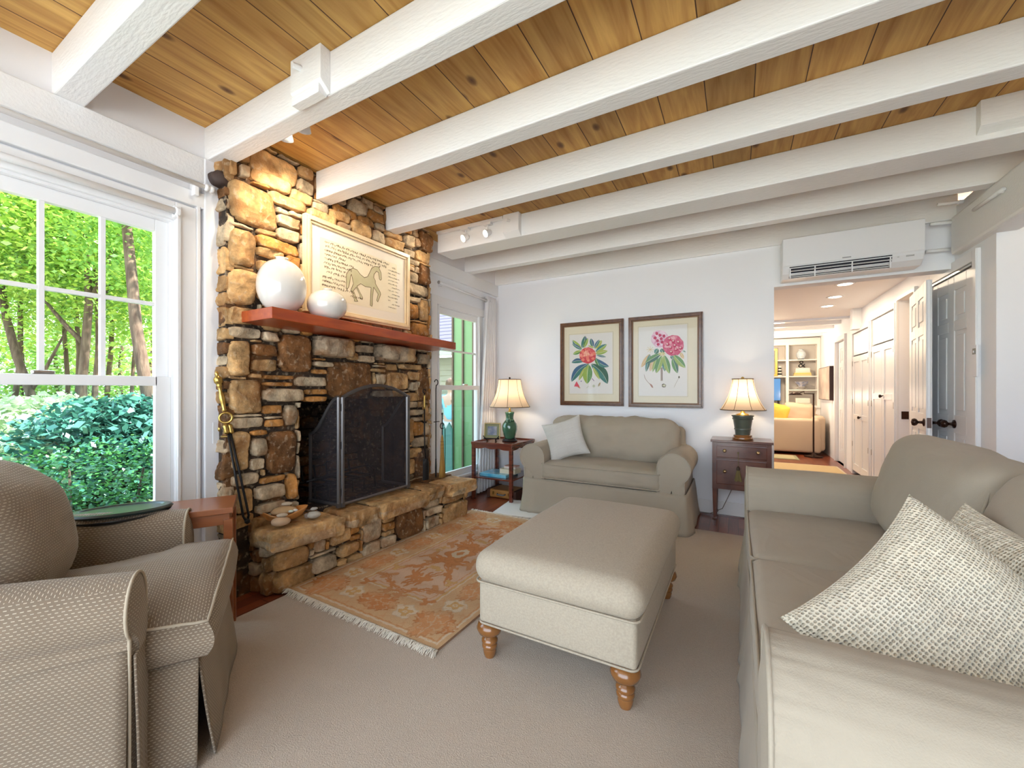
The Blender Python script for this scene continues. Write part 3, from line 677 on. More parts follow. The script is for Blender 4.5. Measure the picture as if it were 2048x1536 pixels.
for i, (a, b, p, q) in enumerate(fill(0, .38, 0, .34, [], [], rs, .22, .14)):
    hb.stone((-2.285 - a - .003, 3.2, p + .003), (-1, 0, 0), (0, 0, 1), (0, 1, 0), b - a - .006, q - p - .006, .03, rs.choice('gtT'), 1870 + i)
rel(hb).build('hearth', stone_m, FP, smooth=True, auto=60, uv=False)
caps = SMB()
def capstone(y0, y1, x0, xf0, xf1, z0, z1, tone, seed):
    """thick slab with rounded rough edges; front edge x from xf0 (at y0) to xf1 (at y1)"""
    rr_ = random.Random(seed); y0 += .012; y1 -= .012; dz = rr_.uniform(-.012, .006); z1 += dz; dx = rr_.uniform(-.015, .015); xf0 += dx; xf1 += dx
    m = MB(); cx, cy = 0, (y0 + y1) / 2; w = y1 - y0
    m.rbox((0, 0, 0), (2, w, z1 - z0), .03, n=12)
    col = Vector(TONE[tone])
    for v in m.v:
        t = (v[1] + w / 2) / w; xf = xf0 + (xf1 - xf0) * t; x = x0 + (v[0] + 1) / 2 * (xf - x0)
        P = Vector((x, cy + v[1], (z0 + z1) / 2 + v[2])); n1 = noise.fractal(P * 7 + Vector((seed, 0, 0)), .9, 2., 4); n2 = noise.noise(P * 22)
        top = v[2] > 0
        P.x += n1 * .022 + n2 * .005; P.z += (n1 * .010 + n2 * .002) * (.45 if top else 1.2); P.y += n1 * .008 - .006 * (1 if v[1] > 0 else -1) * (1 + n2)
        caps.v.append(tuple(P)); c = col.lerp(Vector(TONE['g']), .7) if (not top and n1 > -.1) else col
        caps.c.append((*c, 1))
    k = len(caps.v) - len(m.v); caps.f += [tuple(i + k for i in f) for f in m.f]; caps.m += [0] * len(m.f)
capstone(1.33, 1.80, -2.50, -2.31, -2.215, .275, .395, 't', 1)
capstone(1.335, 1.62, -2.68, -2.505, -2.50, .28, .43, 'T', 2)
capstone(1.805, 2.07, -2.56, -2.235, -2.215, .28, .39, 'T', 3)
capstone(2.075, 2.60, -2.55, -2.20, -2.17, .27, .385, 't', 4)
capstone(2.605, 2.82, -2.53, -2.225, -2.24, .28, .38, 'T', 5)
capstone(2.825, 3.20, -2.44, -2.19, -2.15, .265, .37, 't', 6)
capstone(2.83, 3.22, -2.68, -2.445, -2.44, .28, .385, 'b', 7)
capstone(1.625, 1.80, -2.68, -2.505, -2.50, .29, .40, 'b', 8); capstone(1.805, 2.6, -2.68, -2.565, -2.565, .29, .398, 'b', 9); capstone(2.6, 2.83, -2.68, -2.54, -2.54, .29, .398, 'b', 10)
rel(caps).build('hearth_cap', stone_m, FP, smooth=True, auto=60, uv=False)
mt = MB(); mt.box(-2.53, -2.205, 1.30, 2.945, -.032, .032)
mt.v = [(v[0], v[1], v[2] + 1.607 - (v[1] - 2.1) * .018) for v in mt.v]
rel(mt).build('mantel_shelf', mantelm, FP, bevel=.004)
kb = MB(); kb.rbox((-2.585, 1.225, 2.40), (.11, .10, .085), .035, n=5, wr=.012, wsc=12); rel(kb).build('wood_lug', plain('old_dark_wood', (.05, .03, .025)), FP, smooth=True)

# fire screen
FS = T('fireplace_screen', 'black folding mesh fireplace screen with arched centre panel on the hearth', 'fireplace screen', (-2.37, 2.2, .395))
meshm = bpy.data.materials.new('screen_mesh'); meshm.use_nodes = True; nt = meshm.node_tree; nt.nodes.clear()
o_ = _n(nt, 'ShaderNodeOutputMaterial'); a_ = _n(nt, 'ShaderNodeBsdfTransparent'); b_ = _n(nt, 'ShaderNodeBsdfDiffuse'); b_.inputs[0].default_value = (.05, .042, .045, 1)
x_ = _n(nt, 'ShaderNodeMixShader'); x_.inputs[0].default_value = .55
nt.links.new(a_.outputs[0], x_.inputs[1]); nt.links.new(b_.outputs[0], x_.inputs[2]); nt.links.new(x_.outputs[0], o_.inputs[0])
def screen_panel(nm, P0, P1, zt):
    """frame following heights zt(t); P0,P1 floor ends (x,y)"""
    P0, P1 = Vector((*P0, 0)), Vector((*P1, 0)); N = 16
    tops = [P0.lerp(P1, i / N) + Vector((0, 0, zt(i / N))) for i in range(N + 1)]
    m = MB()
    pts = [P0 + Vector((0, 0, .02))] + tops + [P1 + Vector((0, 0, .02))]
    for a, b in zip(pts, pts[1:] + pts[:1]): 
        m.tube([a, b], .0125, 6)
    for q in (P0, P1): m.box(q.x - .012, q.x + .012, q.y - .012, q.y + .012, 0, .03)
    o = m.build(nm, gun, FS)
    g = MB(); n = len(tops)
    g.add([p + Vector((0, 0, -.01)) for p in tops] + [P0.lerp(P1, i / N) + Vector((0, 0, .025)) for i in range(N + 1)], [(i, i + 1, n + i + 1, n + i) for i in range(N)])
    g.build('screen_mesh', meshm, o)
    return o
arch = lambda t: .755 + .085 * math.sin(PI * t) ** .9
screen_panel('centre_panel', (-.01, -.31), (-.01, .315), arch)
side = lambda t: .755 - .26 * (math.sin(PI * (t - .5) * .95) * .5 + .5)
screen_panel('side_panel', (-.02, -.335), (-.30, -.35), side)
screen_panel('side_panel', (-.02, .34), (-.30, .33), side)
for y in (-.325, .33):
    for z in (.08, .4, .66): MB().tube([(-.012, y, z), (-.012, y, z + .05)], .006, 8).build('hinge', iron, FS)
# grate in the firebox
g = T('log_grate', 'black iron log grate inside the firebox behind the screen', 'log grate', (-2.8, 2.15, .40))
m = MB()
for i in range(6): m.tube([(.15, -.28 + i * .11, .0), (.15, -.28 + i * .11, .09), (-.15, -.28 + i * .11, .09), (-.18, -.28 + i * .11, .2)], .009, 6)
m.tube([(.1, -.32, .09), (.1, .32, .09)], .01, 6); m.tube([(-.12, -.32, .09), (-.12, .32, .09)], .01, 6); m.build('bars', iron, g)
m = MB(); m.tube([(.17, -.36, .16), (.17, .0, .19), (.17, .18, .19), (.17, .24, .15), (.17, .26, .0)], .008, 6); m.build('front_rail', iron, g, smooth=True)

# fireplace tongs hung on brass hook, left of chimney
t = T('fireplace_tongs', 'brass-handled black iron fireplace tongs leaning at the left edge of the chimney', 'fire tool', (-2.462, 1.315, .43))
B = Vector((0, -.005, .01)); Tt = Vector((-.06, -.12, .79)); dd = (Tt - B)
def along(s, o=(0, 0, 0)): return B + dd * s + Vector(o)
m = MB()
m.tube([along(.0), along(.05, (0, -.014, 0)), along(.3, (0, -.012, 0)), along(.69, (0, -.004, 0))], .0065, 7); m.tube([along(.0), along(.05, (0, .016, 0)), along(.3, (0, .014, 0)), along(.69, (0, .008, 0))], .0065, 7)
m.lathe([(.001, -.01), (.014, 0), (.014, .015), (.001, .025)], B, 10); m.build('tong_arms', iron, t, smooth=True)
rot = dd.to_track_quat('Z', 'Y').to_matrix()
m = MB(); m.lathe([(.008, 0), (.013, .006), (.009, .015), (.011, .05), (.015, .075), (.012, .1), (.008, .11), (.010, .14), (.014, .15), (.012, .155), (.02, .165), (.022, .185), (.012, .2), (.006, .205), (.011, .213), (.006, .225), (.001, .228)], along(.82), 16, ax=rot)
ring = [along(.775) + rot @ Vector((0, .03 * math.cos(a), .028 * math.sin(a))) for a in [2 * PI * k / 18 for k in range(18)]]; m.tube(ring, .0065, 8, closed=True)
for sy in (-.012, .012): m.lathe([(.012, 0), (.015, .01), (.01, .03), (.013, .045), (.006, .055)], along(.66, (0, sy, 0)), 12, ax=rot)
m.build('brass_handle', brass, t, smooth=True)
t2 = T('fire_tool_hook', 'polished brass hook holding the fireplace tongs on the white post', 'hook', (-2.61, 1.235, .955))
m = MB(); m.box(-.004, 0, -.03, .03, -.06, .06); m.build('back_plate', white_pl, t2)
m = MB(); m.lathe([(.03, -.004), (.034, 0), (.034, .004), (.02, .006)], (.05, .02, -.02), 20); m.tube([(0, .01, .02), (.03, .015, .025), (.06, .02, .0), (.05, .02, -.02)], .006, 8); m.lathe([(.018, 0), (.02, .006), (.001, .012)], (0, .01, .02), 16, ax=RY(R(90))); m.build('brass_cup', brass, t2, smooth=True)
# right side tools
def tool_ring(m, c, r=.02): m.tube([(c[0], c[1] + r * math.cos(a), c[2] + r * math.sin(a)) for a in [2 * PI * k / 14 for k in range(13)]], .0045, 6)
t = T('fireplace_shovel', 'black fireplace shovel hanging against the right side of the chimney stones', 'fire tool', (-2.44, 2.795, .40))
m = MB(); m.tube([(0, 0, .77), (.0, .004, .30), (.0, .02, .16)], .006, 7); tool_ring(m, (0, 0, .79), .018); m.build('rod', iron, t, smooth=True)
m = MB(); m.lathe([(.008, 0), (.011, .02), (.008, .1), (.011, .12), (.004, .13)], (0, 0, .63), 10); m.build('brass_grip', brass, t, smooth=True)
m = MB(); m.grid(8, 10, lambda u, v: (.012 - .02 * (2 * u - 1) ** 2 + .01, .02 + (u - .5) * .075 * (1 - .3 * (v > .85)), .0 + v * .19)); m.grid(8, 10, lambda u, v: (.006 - .02 * (2 * u - 1) ** 2 + .01, .02 + (u - .5) * .073, .19 - v * .19)); m.build('blade', iron, t, smooth=True)
t = T('fireplace_poker', 'tall thin black iron poker with looped top beside the right window', 'fire tool', (-2.45, 2.965, .385))
m = MB(); m.tube([(0, 0, .02), (0, 0, .82), (0, .005, .86)], .005, 7); m.tube([(0, .005 + .024 * math.sin(a), .885 - .026 * math.cos(a)) for a in [k * .42 for k in range(12)]], .0045, 6); m.tube([(0, -.03, .52), (0, .05, .52)], .004, 6); m.lathe([(.001, 0), (.008, .02), (.009, .10), (.006, .18)], (0, 0, 0), 8); m.build('rod', iron, t, smooth=True)
t = T('hearth_broom', 'small straw hearth broom with iron handle hanging by the right window', 'broom', (-2.42, 3.02, .385))
m = MB(); m.tube([(0, 0, .36), (0, 0, .58)], .005, 7); tool_ring(m, (0, 0, .48), .028); m.lathe([(.004, 0), (.009, .012), (.004, .024)], (0, 0, .58), 8); m.build('handle', iron, t, smooth=True)
straw = M('broom_straw', (.42, .24, .05), .8, bump=(90, .8, (1, 1, .08)), var=(60, (.30, .15, .03), .7, (1, 1, .08)))
m = MB(); m.lathe([(.005, .40), (.014, .375), (.017, .34), (.02, .30), (.022, .22), (.03, .12), (.042, .0), (.001, .0)], (0, 0, 0), 18, sx=.6); m.build('bristles', straw, t, smooth=True)
bs_ = plain('broom_string', (.25, .12, .03))
for z in (.33, .30, .27): MB().lathe([(.0195, z), (.022, z + .003), (.0195, z + .006)], (0, 0, 0), 16, sx=.62).build('binding', bs_, t)

# hearth-top bowl and pebbles
def pebble(nm, label, c, s, col, rz=0, seed=0, group=None, par=None, flat=0):
    m = MB(); n = 18
    def f(u, v):
        th = 2 * PI * u; ph = PI * v; d = Vector((math.cos(th) * math.sin(ph), math.sin(th) * math.sin(ph), math.cos(ph)))
        k = 1 + .07 * noise.noise(d * 1.4 + Vector((seed, 0, 0)))
        return (d.x * s[0] * k, d.y * s[1] * k, s[2] + d.z * s[2] * k)
    m.grid(n, 12, f, wrapu=True)
    o = m.build(nm, M('pebble_%d' % seed, col, .75, bump=(60, .15), var=(30, tuple(x * .8 for x in col), .6)), None, loc=c, rot=(0, 0, rz), smooth=True)
    return tag(o, label, 'stone', group)
HZT = .398
b_ = T('wooden_bowl', 'carved orange-brown wooden bowl holding stones on the left of the hearth', 'bowl', (-2.46, 1.52, HZT), R(60))
bw = M('bowl_wood', (.50, .20, .05), .35, coat=.3, var=(6, (.62, .30, .10), .7))
m = MB(); prof = [(.001, .002), (.055, 0), (.085, .02), (.105, .05), (.11, .062), (.104, .06), (.085, .03), (.05, .012), (.001, .01)]
def bf(r, z, a): 
    k = 1 + .10 * math.cos(4 * a + .6); return (r * 1.15 * k * math.cos(a), r * .85 * k * math.sin(a), z + .012 * math.cos(2 * a) * (z > .04))
m.grid(32, len(prof) - 1, lambda u, v: bf(*prof[int(round(v * (len(prof) - 1)))], 2 * PI * u), wrapu=True); m.build('bowl_body', bw, b_, smooth=True)
PG = 'pebbles on the hearth'
pebble('river_stone', 'large flat tan stone lying in the wooden bowl', (-2.465, 1.525, HZT + .028), (.075, .05, .026), (.50, .33, .17), R(60), 1, PG)
pebble('river_stone', 'small cream oval stone balanced on the tan stone in the bowl', (-2.47, 1.55, HZT + .079), (.032, .02, .012), (.55, .45, .33), R(40), 2, PG)
pebble('river_stone', 'small pale green pebble at the front rim of the bowl', (-2.405, 1.535, HZT + .048), (.016, .013, .008), (.50, .56, .47), .3, 3, PG)
pebble('river_stone', 'small white pebble beside the pale green one in the bowl', (-2.41, 1.565, HZT + .045), (.017, .012, .009), (.68, .70, .66), .9, 4, PG)
pebble('river_stone', 'tiny grey-green pebble at the left side of the bowl', (-2.49, 1.45, HZT + .04), (.012, .01, .007), (.42, .46, .38), .9, 5, PG)
pebble('river_stone', 'round peach-coloured stone under a smaller one at the front of the hearth', (-2.362, 1.445, HZT), (.052, .044, .026), (.56, .38, .24), R(60), 6, PG)
pebble('river_stone', 'small beige stone balanced on the round peach stone', (-2.36, 1.452, HZT + .051), (.030, .018, .011), (.52, .42, .31), R(60), 7, PG)
pebble('river_stone', 'grey stone at the right of the pebble group on the hearth', (-2.335, 1.64, HZT - .004), (.042, .034, .022), (.40, .36, .30), R(50), 8, PG)
pebble('river_stone', 'small grey pebble balanced on the grey stone', (-2.335, 1.642, HZT + .045), (.022, .014, .010), (.36, .33, .30), R(70), 9, PG)
pebble('river_stone', 'small dark disc pebble leaning on the left of the grey stone', (-2.355, 1.607, HZT - .002), (.018, .010, .018), (.20, .15, .12), R(20), 10, PG)
# feather lying across
t = MB(); t.tube([(0, 0, 0), (.03, .03, .006), (.07, .07, .0)], [.0015, .0015, .001], 5); t.grid(6, 1, lambda u, v: (.03 + .05 * u, .03 + .05 * u + (v - .5) * .014 * math.sin(PI * min(1, u * 1.1)), .006 - .008 * u))
tag(t.build('feather', plain('feather_grey', (.35, .32, .30)), None, loc=(-2.52, 1.64, HZT + .012)), 'small grey feather lying on the hearth behind the bowl', 'feather')

# vases and the horse picture on the mantel
def mz(y): return 1.639 - (y - 2.1) * .018
def vase(nm, label, y, x, rr, hh, neck, squash):
    t = T(nm, label, 'vase', (x, y, mz(y)), group='white vases on the mantel'); m = MB(); P = [(rr * .45, 0)]
    for k in range(1, 20):
        a = PI * k / 20; P.append((rr * math.sin(a) ** squash, hh / 2 - hh / 2 * math.cos(a)))
    P = [p for p in P if p[0] > neck or p[1] < hh * .5]; P[0] = (rr * .42, 0)
    P = [p for p in P if not (p[1] < .02 and p[0] < rr * .42)]
    P += [(neck, hh - .002)]; m.lathe(P, (0, 0, 0), 40); m.build('body', ceram, t, smooth=True)
    m = MB(); m.lathe([(neck, hh - .006), (neck, hh + .008), (neck * 1.12, hh + .012), (neck * .8, hh + .013), (neck * .75, hh - .01), (.001, hh - .012)], (0, 0, 0), 32); m.build('lip', ceram, t, smooth=True)
vase('round_vase', 'large egg-shaped white ceramic vase at the left end of the mantel', 1.447, -2.355, .132, .315, .033, .82)
vase('round_vase', 'smaller squat white ceramic vase on the mantel in front of the horse picture', 1.70, -2.285, .118, .183, .026, .75)
HO = [(1.978, 1.926), (1.992, 1.929), (2.002, 1.946), (2.011, 1.983), (2.017, 2.026), (2.025, 2.04), (2.031, 2.018), (2.042, 1.976), (2.018, 1.923), (2.031, 1.914), (2.049, 1.864), (2.051, 1.85), (2.083, 1.855), (2.071, 1.866), (2.042, 1.925), (2.067, 1.955), (2.1, 1.905), (2.104, 1.878), (2.125, 1.881), (2.123, 1.894), (2.093, 1.936), (2.074, 1.965), (2.108, 1.991), (2.149, 1.979), (2.196, 1.983), (2.205, 1.982), (2.2, 1.903), (2.197, 1.847), (2.215, 1.841), (2.219, 1.857), (2.219, 1.907), (2.231, 1.991), (2.24, 1.983), (2.276, 1.947), (2.26, 1.896), (2.272, 1.886), (2.301, 1.949), (2.297, 1.967), (2.248, 2.023), (2.248, 2.045), (2.231, 2.066), (2.235, 2.092), (2.26, 2.123), (2.28, 2.116), (2.289, 2.067), (2.301, 2.062), (2.309, 2.072), (2.305, 2.122), (2.284, 2.152), (2.297, 2.171), (2.28, 2.16), (2.244, 2.156), (2.212, 2.133), (2.192, 2.094), (2.172, 2.058), (2.142, 2.044), (2.104, 2.059), (2.074, 2.085), (2.038, 2.088), (2.002, 2.064), (1.981, 2.029), (1.981, 1.977)]
pf = T('framed_horse_print', 'pale gold framed horse drawing over old handwriting, propped on the mantel', 'picture', (-2.455, 2.133, 1.71))
def rel2(mb): return rel(mb, (-2.455, 2.133, 1.71))
goldf = M('pale_gold_frame', (.62, .46, .27), .4, var=(8, (.70, .56, .36), .7))
y0, y1, z0, z1 = 1.655, 2.612, 1.71, 2.345; w = .05
def frame_bars(x, y0, y1, z0, z1, w, d, steps):
    m = MB()
    for a, b, e in steps:   # ring between insets a,b proud e
        for q in ((y0 + a, y1 - a, z0 + a, z0 + b), (y0 + a, y1 - a, z1 - b, z1 - a), (y0 + a, y0 + b, z0 + b, z1 - b), (y1 - b, y1 - a, z0 + b, z1 - b)):
            m.box(x - d, x + e, *q)
    return m
rel2(frame_bars(-2.455, y0, y1, z0, z1, w, .02, [(0, .015, .018), (.015, .032, .024), (.032, .048, .012)])).build('frame', goldf, pf, bevel=.002)
m = MB(); m.box(-2.462, -2.4555, y0 + .045, y1 - .045, z0 + .045, z1 - .045); mat_o = rel2(m).build('mat_board', plain('warm_white_mat', (.74, .67, .57)), pf)
m = MB(); m.box(-2.456, -2.4550, 1.77, 2.475, 1.826, 2.23); pr = rel2(m).build('print', oldpaper, pf)
hm = MB(); hp = [(y, z) for y, z in HO]
hm.add([(-2.4545, y, z) for y, z in hp], [tuple(range(len(hp)))])
bm_h = rel2(hm).build('horse_drawing', M('sage_wash', (.46, .42, .24), .8, var=(9, (.56, .50, .33), .8)), pr)
m = MB()
for i in range(len(hp)):
    a, b = hp[i], hp[(i + 1) % len(hp)]; m.tube([(-2.4542, *a), (-2.4542, *b)], .0017, 4)
rel2(m).build('horse_outline', ink, pr)
def script(y, z, length, amp, rs, m, wgt=.0017):
    """a line of faded cursive handwriting"""
    pts = []; yy = y
    while yy < y + length:
        wl = rs.uniform(.02, .06); s = yy
        ph = rs.random() * 6
        while yy < s + wl:
            k = (yy - s) * 420 + ph; tall = amp * (1.9 if rs.random() < .13 else 1.)
            pts.append((-2.4543, yy + .25 * amp * math.sin(k * .8), z + tall * math.sin(k) * .5)); yy += .0016
        if len(pts) > 2: m.tube(pts, wgt * rs.uniform(.6, 1.1), 3, cap=False)
        pts = []; yy += rs.uniform(.005, .012)
m = MB(); r2 = random.Random(11)
for y, z, l in ((1.85, 2.208, .50), (1.81, 2.180, .52), (1.82, 2.152, .40), (1.82, 2.124, .14), (1.83, 2.096, .20), (1.80, 2.066, .2), (1.80, 2.038, .16), (1.82, 2.008, .12), (1.79, 1.97, .17), (1.80, 1.94, .17), (1.785, 1.912, .24), (2.02, 1.88, .09)):
    script(y, z, l, .012, r2, m)
for i in range(13):
    for yy in (2.38, 2.42, 2.455):
        if r2.random() < .8: script(yy, 2.19 - i * .027, .008, .007, r2, m, .0009)
rel2(m).build('handwriting', ink, pr)
for body, yy, zz, sz in (("April 17", 1.80, 2.203, .020), ("April 17 the plumber", 1.80, 2.147, .018), ("May 17", 1.80, 2.119, .018), ("May 17", 1.80, 2.091, .018), ("September", 1.785, 1.965, .017), ("September", 1.785, 1.937, .017), ("October 10 to", 1.78, 1.907, .018)):
    cu = bpy.data.curves.new('txt', 'FONT'); cu.body = body; cu.size = sz; cu.shear = .45; cu.offset = -.0002
    to = bpy.data.objects.new('tmp', cu); COL.objects.link(to); dg = bpy.context.evaluated_depsgraph_get(); me = bpy.data.meshes.new_from_object(to.evaluated_get(dg)); me.materials.clear(); me.materials.append(ink)
    bpy.data.objects.remove(to); me.transform(Matrix(((0, 0, 1, .0008), (1, 0, 0, yy - 2.133), (0, 1, 0, zz - 1.71), (0, 0, 0, 1))))
    o = bpy.data.objects.new('handwritten_words', me); COL.objects.link(o); o.parent = pr
m = MB(); m.box(-2.452, -2.451, y0 + .04, y1 - .04, z0 + .04, z1 - .04); rel2(m).build('picture_glass', pglass, pf)
# ------------------------------------------------------------------ rugs
def carpetm(name, c1, c2, sc):
    m = M(name, c1, .95, bump=(sc, .5), var=(sc * .7, c2, .6), spec=.1, sheen=.2); return m
tag(MB().prism([(-2.27, -1.5), (1.9, -1.5), (1.9, 3.81), (-1.72, 3.81), (-1.72, 3.12), (-2.30, 3.12)], .0005, .014, 'z').build('area_carpet', carpetm('beige_sisal', (.50, .41, .325), (.43, .35, .275), 260)),
    'large plain beige woven carpet under the ottoman and sofa', 'carpet')
def rug_shape(u, v, W, L):
    """orange medallion rug: returns colours for arrays u (0..W) v (0..L)"""
    base = np.array([.56, .36, .20]); fieldc = np.array([.58, .40, .29]); cream = np.array([.62, .52, .38]); rust = np.array([.50, .19, .06]); rust2 = np.array([.52, .24, .10]); gold = np.array([.55, .33, .13])
    C = np.zeros(u.shape + (3,)); C[:] = base
    u0, v0 = u, v; u = u + .006 * np.sin(v * 37) + .003 * np.sin(v * 140 + u * 90); v = v + .006 * np.sin(u * 41 + 1) + .003 * np.sin(u * 150 - v * 80)
    du = np.minimum(u0, W - u0); dv = np.minimum(v0, L - v0); e = np.minimum(du, dv)
    C[e > .30] = fieldc
    wob = .004 * np.sin(u * 90) * np.sin(v * 80)
    for q, wd, col in ((.03, .006, cream), (.045, .004, rust2), (.285, .005, cream), (.30, .006, gold), (.33, .003, rust2)):
        C[np.abs(e - q + wob) < wd] = col
    def motif(cu, cv, a, b, rot, col, serr=6, amp=.18, hole=None, vein=True):
        c, s = math.cos(rot), math.sin(rot); x = (u - cu) * c + (v - cv) * s; y = -(u - cu) * s + (v - cv) * c
        th = np.arctan2(y / b, x / a); r = np.sqrt((x / a) ** 2 + (y / b) ** 2); edge = 1 + amp * np.sign(np.sin(serr * th)) * np.abs(np.sin(serr * th)) ** .6
        k = r < edge; C[k] = col
        C[(np.abs(r - edge) < .05)] = col * .8
        if hole is not None: C[r < hole] = cream * .95; C[r < hole * .45] = col
        if vein:
            kv = k & (np.abs(y - .15 * x) < b * .045); C[kv] = C[kv] * .45 + cream * .5
            for t in (-.6, -.1, .45):
                q = k & (np.abs((x - t * a) - np.abs(y) * .9 - .012 * np.sin(y * 160)) < a * .04); C[q] = C[q] * .5 + cream * .45
            q = k & (r > .72) & (np.sin(th * 3 + 1) > .3); C[q] = C[q] * .45 + base * .55
    # border: alternating serrated palmettes and rosettes
    def border(n, along, L_, W_, horiz):
        for i in range(n):
            p = (i + .5) / n * (L_ - .1) + .05
            for side in (0, 1):
                q = .165 if side == 0 else W_ - .165
                cu, cv = (p, q) if horiz else (q, p)
                if i % 2 == 0: motif(cu, cv, .125, .078, 0 if horiz else PI / 2, rust if horiz else rust2 * 1.05, 17, .07)
                else: motif(cu, cv, .065, .06, 0, cream, 5, .14, vein=False); motif(cu, cv, .035, .032, 0, gold, 4, .3, hole=.4, vein=False)
    border(5, 0, W, L, True)
    border(9, 0, L, W, False)
    # field
    cx, cy = W / 2, L / 2
    rg = random.Random(5)
    for sx in (-1, 1):
        for sy in (-1, 1):
            for (x, y, a, b, r, cl, se, am) in ((.0, .14, .11, .05, .2, rust, 5, .35), (.13, .30, .12, .022, .9, rust, 7, .4), (.04, .42, .035, .10, .3, rust, 8, .45), (.17, .12, .06, .03, 1.2, rust2, 3, .4),
                                          (.20, .50, .05, .035, .4, rust2, 3, .45), (.09, .56, .11, .018, -.5, rust, 9, .5), (.22, .38, .03, .03, 0, gold, 3, .5), (.11, .21, .028, .022, .5, rust2, 3, .4), (.02, .27, .04, .02, .2, gold, 4, .3), (.05, .64, .035, .03, 0, rust2, 4, .4), (.24, .62, .035, .028, 0, rust, 3, .5), (.18, .03, .03, .022, 0, gold, 4, .4)):
                motif(cx + sx * x, cy + sy * y, a, b, r * sx * sy, np.array(cl), se, am, vein=False)
    motif(cx, cy, .09, .13, 0, rust, 6, .15, hole=.6, vein=False)
    # thin vine lines and abrash
    vine = np.abs(np.sin(u * 26 + 2 * np.sin(v * 9)) * np.cos(v * 22 + 1.5 * np.sin(u * 12))) < .045
    k = vine & (e > .33); C[k] = C[k] * .8 + rust2 * .2
    vine = np.abs(np.sin(u * 45 + np.sin(v * 30)) + np.cos(v * 45)) < .10; k = vine & (e < .28) & (e > .05); C[k] = C[k] * .6 + rust2 * .4
    nz = np.sin(u * 310 + 3 * np.sin(v * 60)) * np.sin(v * 290 + 2 * np.sin(u * 70)); C *= (1 + .05 * nz)[..., None]; C = C * .82 + base * .18
    ab = 1 + .06 * np.sin(v * 13 + .5) + .04 * np.sin(v * 41); C *= ab[..., None]
    return np.clip(C, 0, 1)
def make_rug():
    W, L = 1.14, 1.83; nu, nv = 285, 458
    uu, vv = np.meshgrid(np.linspace(0, W, nu + 1), np.linspace(0, L, nv + 1)); C = rug_shape(uu, vv, W, L)
    z = .026 + .0015 * np.sin(uu * 6) * np.sin(vv * 5)
    m = MB(); m.v = list(zip(uu.ravel().tolist(), vv.ravel().tolist(), z.ravel().tolist())); w = nu + 1
    m.f = [(j * w + i, j * w + i + 1, (j + 1) * w + i + 1, (j + 1) * w + i) for j in range(nv) for i in range(nu)]; m.m = [0] * len(m.f)
    m.c = [(*c, 1) for c in C.reshape(-1, 3).tolist()]
    k = len(m.v); m.box(0, W, 0, L, .0145, .0235, 1); m.c += [(.4, .25, .15, 1)] * 8
    t = T('oriental_rug', 'faded orange and rust patterned rug with cream fringe along the hearth', 'rug', (-2.33, 1.475, 0), R(-1.2))
    rm = M('rug_wool', (.5, .3, .2), .95, bump=(300, .4), spec=.1, attr='tone'); m.build('rug_field', [rm, plain('rug_edge', (.30, .17, .10), .9)], t, uv=False)
    f = MB(); rr = random.Random(9)
    for yy, sg in ((0, -1), (L, 1)):
        for i in range(330):
            x = W * i / 329 + rr.uniform(-.003, .003); l = rr.uniform(.03, .055) * (1 if sg < 0 else .8); dx = rr.uniform(-.02, .02)
            f.tube([(x, yy, .022), (x + dx * .5, yy + sg * l * .5, .026 + rr.random() * .008), (x + dx, yy + sg * l, .017)], [.0032, .0028, .0015], 4, cap=False)
    f.build('fringe', plain('cream_fringe', (.76, .70, .60), .95), t, uv=False, smooth=True)['kind'] = 'stuff'
make_rug()
t = T('white_rug', 'small white fringed cotton rug between the hearth and the loveseat', 'rug', (-1.90, 3.60, 0), R(8))
MB().rbox((.10, .02, .016), (.62, .52, .006), .003, n=3).build('rug_field', plain('white_cotton', (.72, .69, .66), .95), t, smooth=True)
f = MB(); rr = random.Random(2)
for i in range(90): x = -.20 + .6 * i / 89; f.tube([(x, -.24, .017), (x + rr.uniform(-.01, .01), -.262 - rr.random() * .012, .016)], .0025, 4, cap=False)
f.build('fringe', plain('white_fringe', (.72, .70, .67), .95), t)['kind'] = 'stuff'

# ------------------------------------------------------------------ ottoman
t = T('ottoman', 'large rectangular linen-covered ottoman with turned wooden legs', 'ottoman', (-.66, 2.03, 0))
OX, OYy = .345, .53
m = MB(); m.rbox((0, 0, .275), (.68, 1.06, .19), .018, n=6, bulge=(.008, .008, 0)); m.build('apron', linen, t, smooth=True)
m = MB()
def ottf(q):
    z = q.z
    return q
m.rbox((0, 0, .425), (.735, 1.115, .14), .068, bulge=(.004, .004, .030), n=14, wr=.002, wsc=4); m.build('cushion_top', linen, t, smooth=True)
m = MB()
for z, gx in ((.365, .352), (.183, .343)):
    m.tube([(x, y, z) for x, y in loop_rect(gx * 2, 1.06 + (gx - .34) * 2, .03)], .0045, 6, closed=True)
m.build('piping', linen, t, smooth=True)
prof = [(.0, .0), (.022, .0), (.027, .012), (.03, .03), (.028, .038), (.034, .045), (.034, .055), (.030, .06), (.036, .068), (.036, .078), (.028, .086), (.022, .092), (.026, .098), (.050, .110), (.058, .130), (.052, .150), (.032, .162), (.028, .166), (.037, .172), (.037, .19), (0, .19)]
for x, y in ((-.31, -.485), (.29, -.485), (-.31, .485), (.30, .44)):
    m = MB(); m.lathe(prof, (x, y, .014), 28); m.build('leg', legwood, t, smooth=True, auto=50)

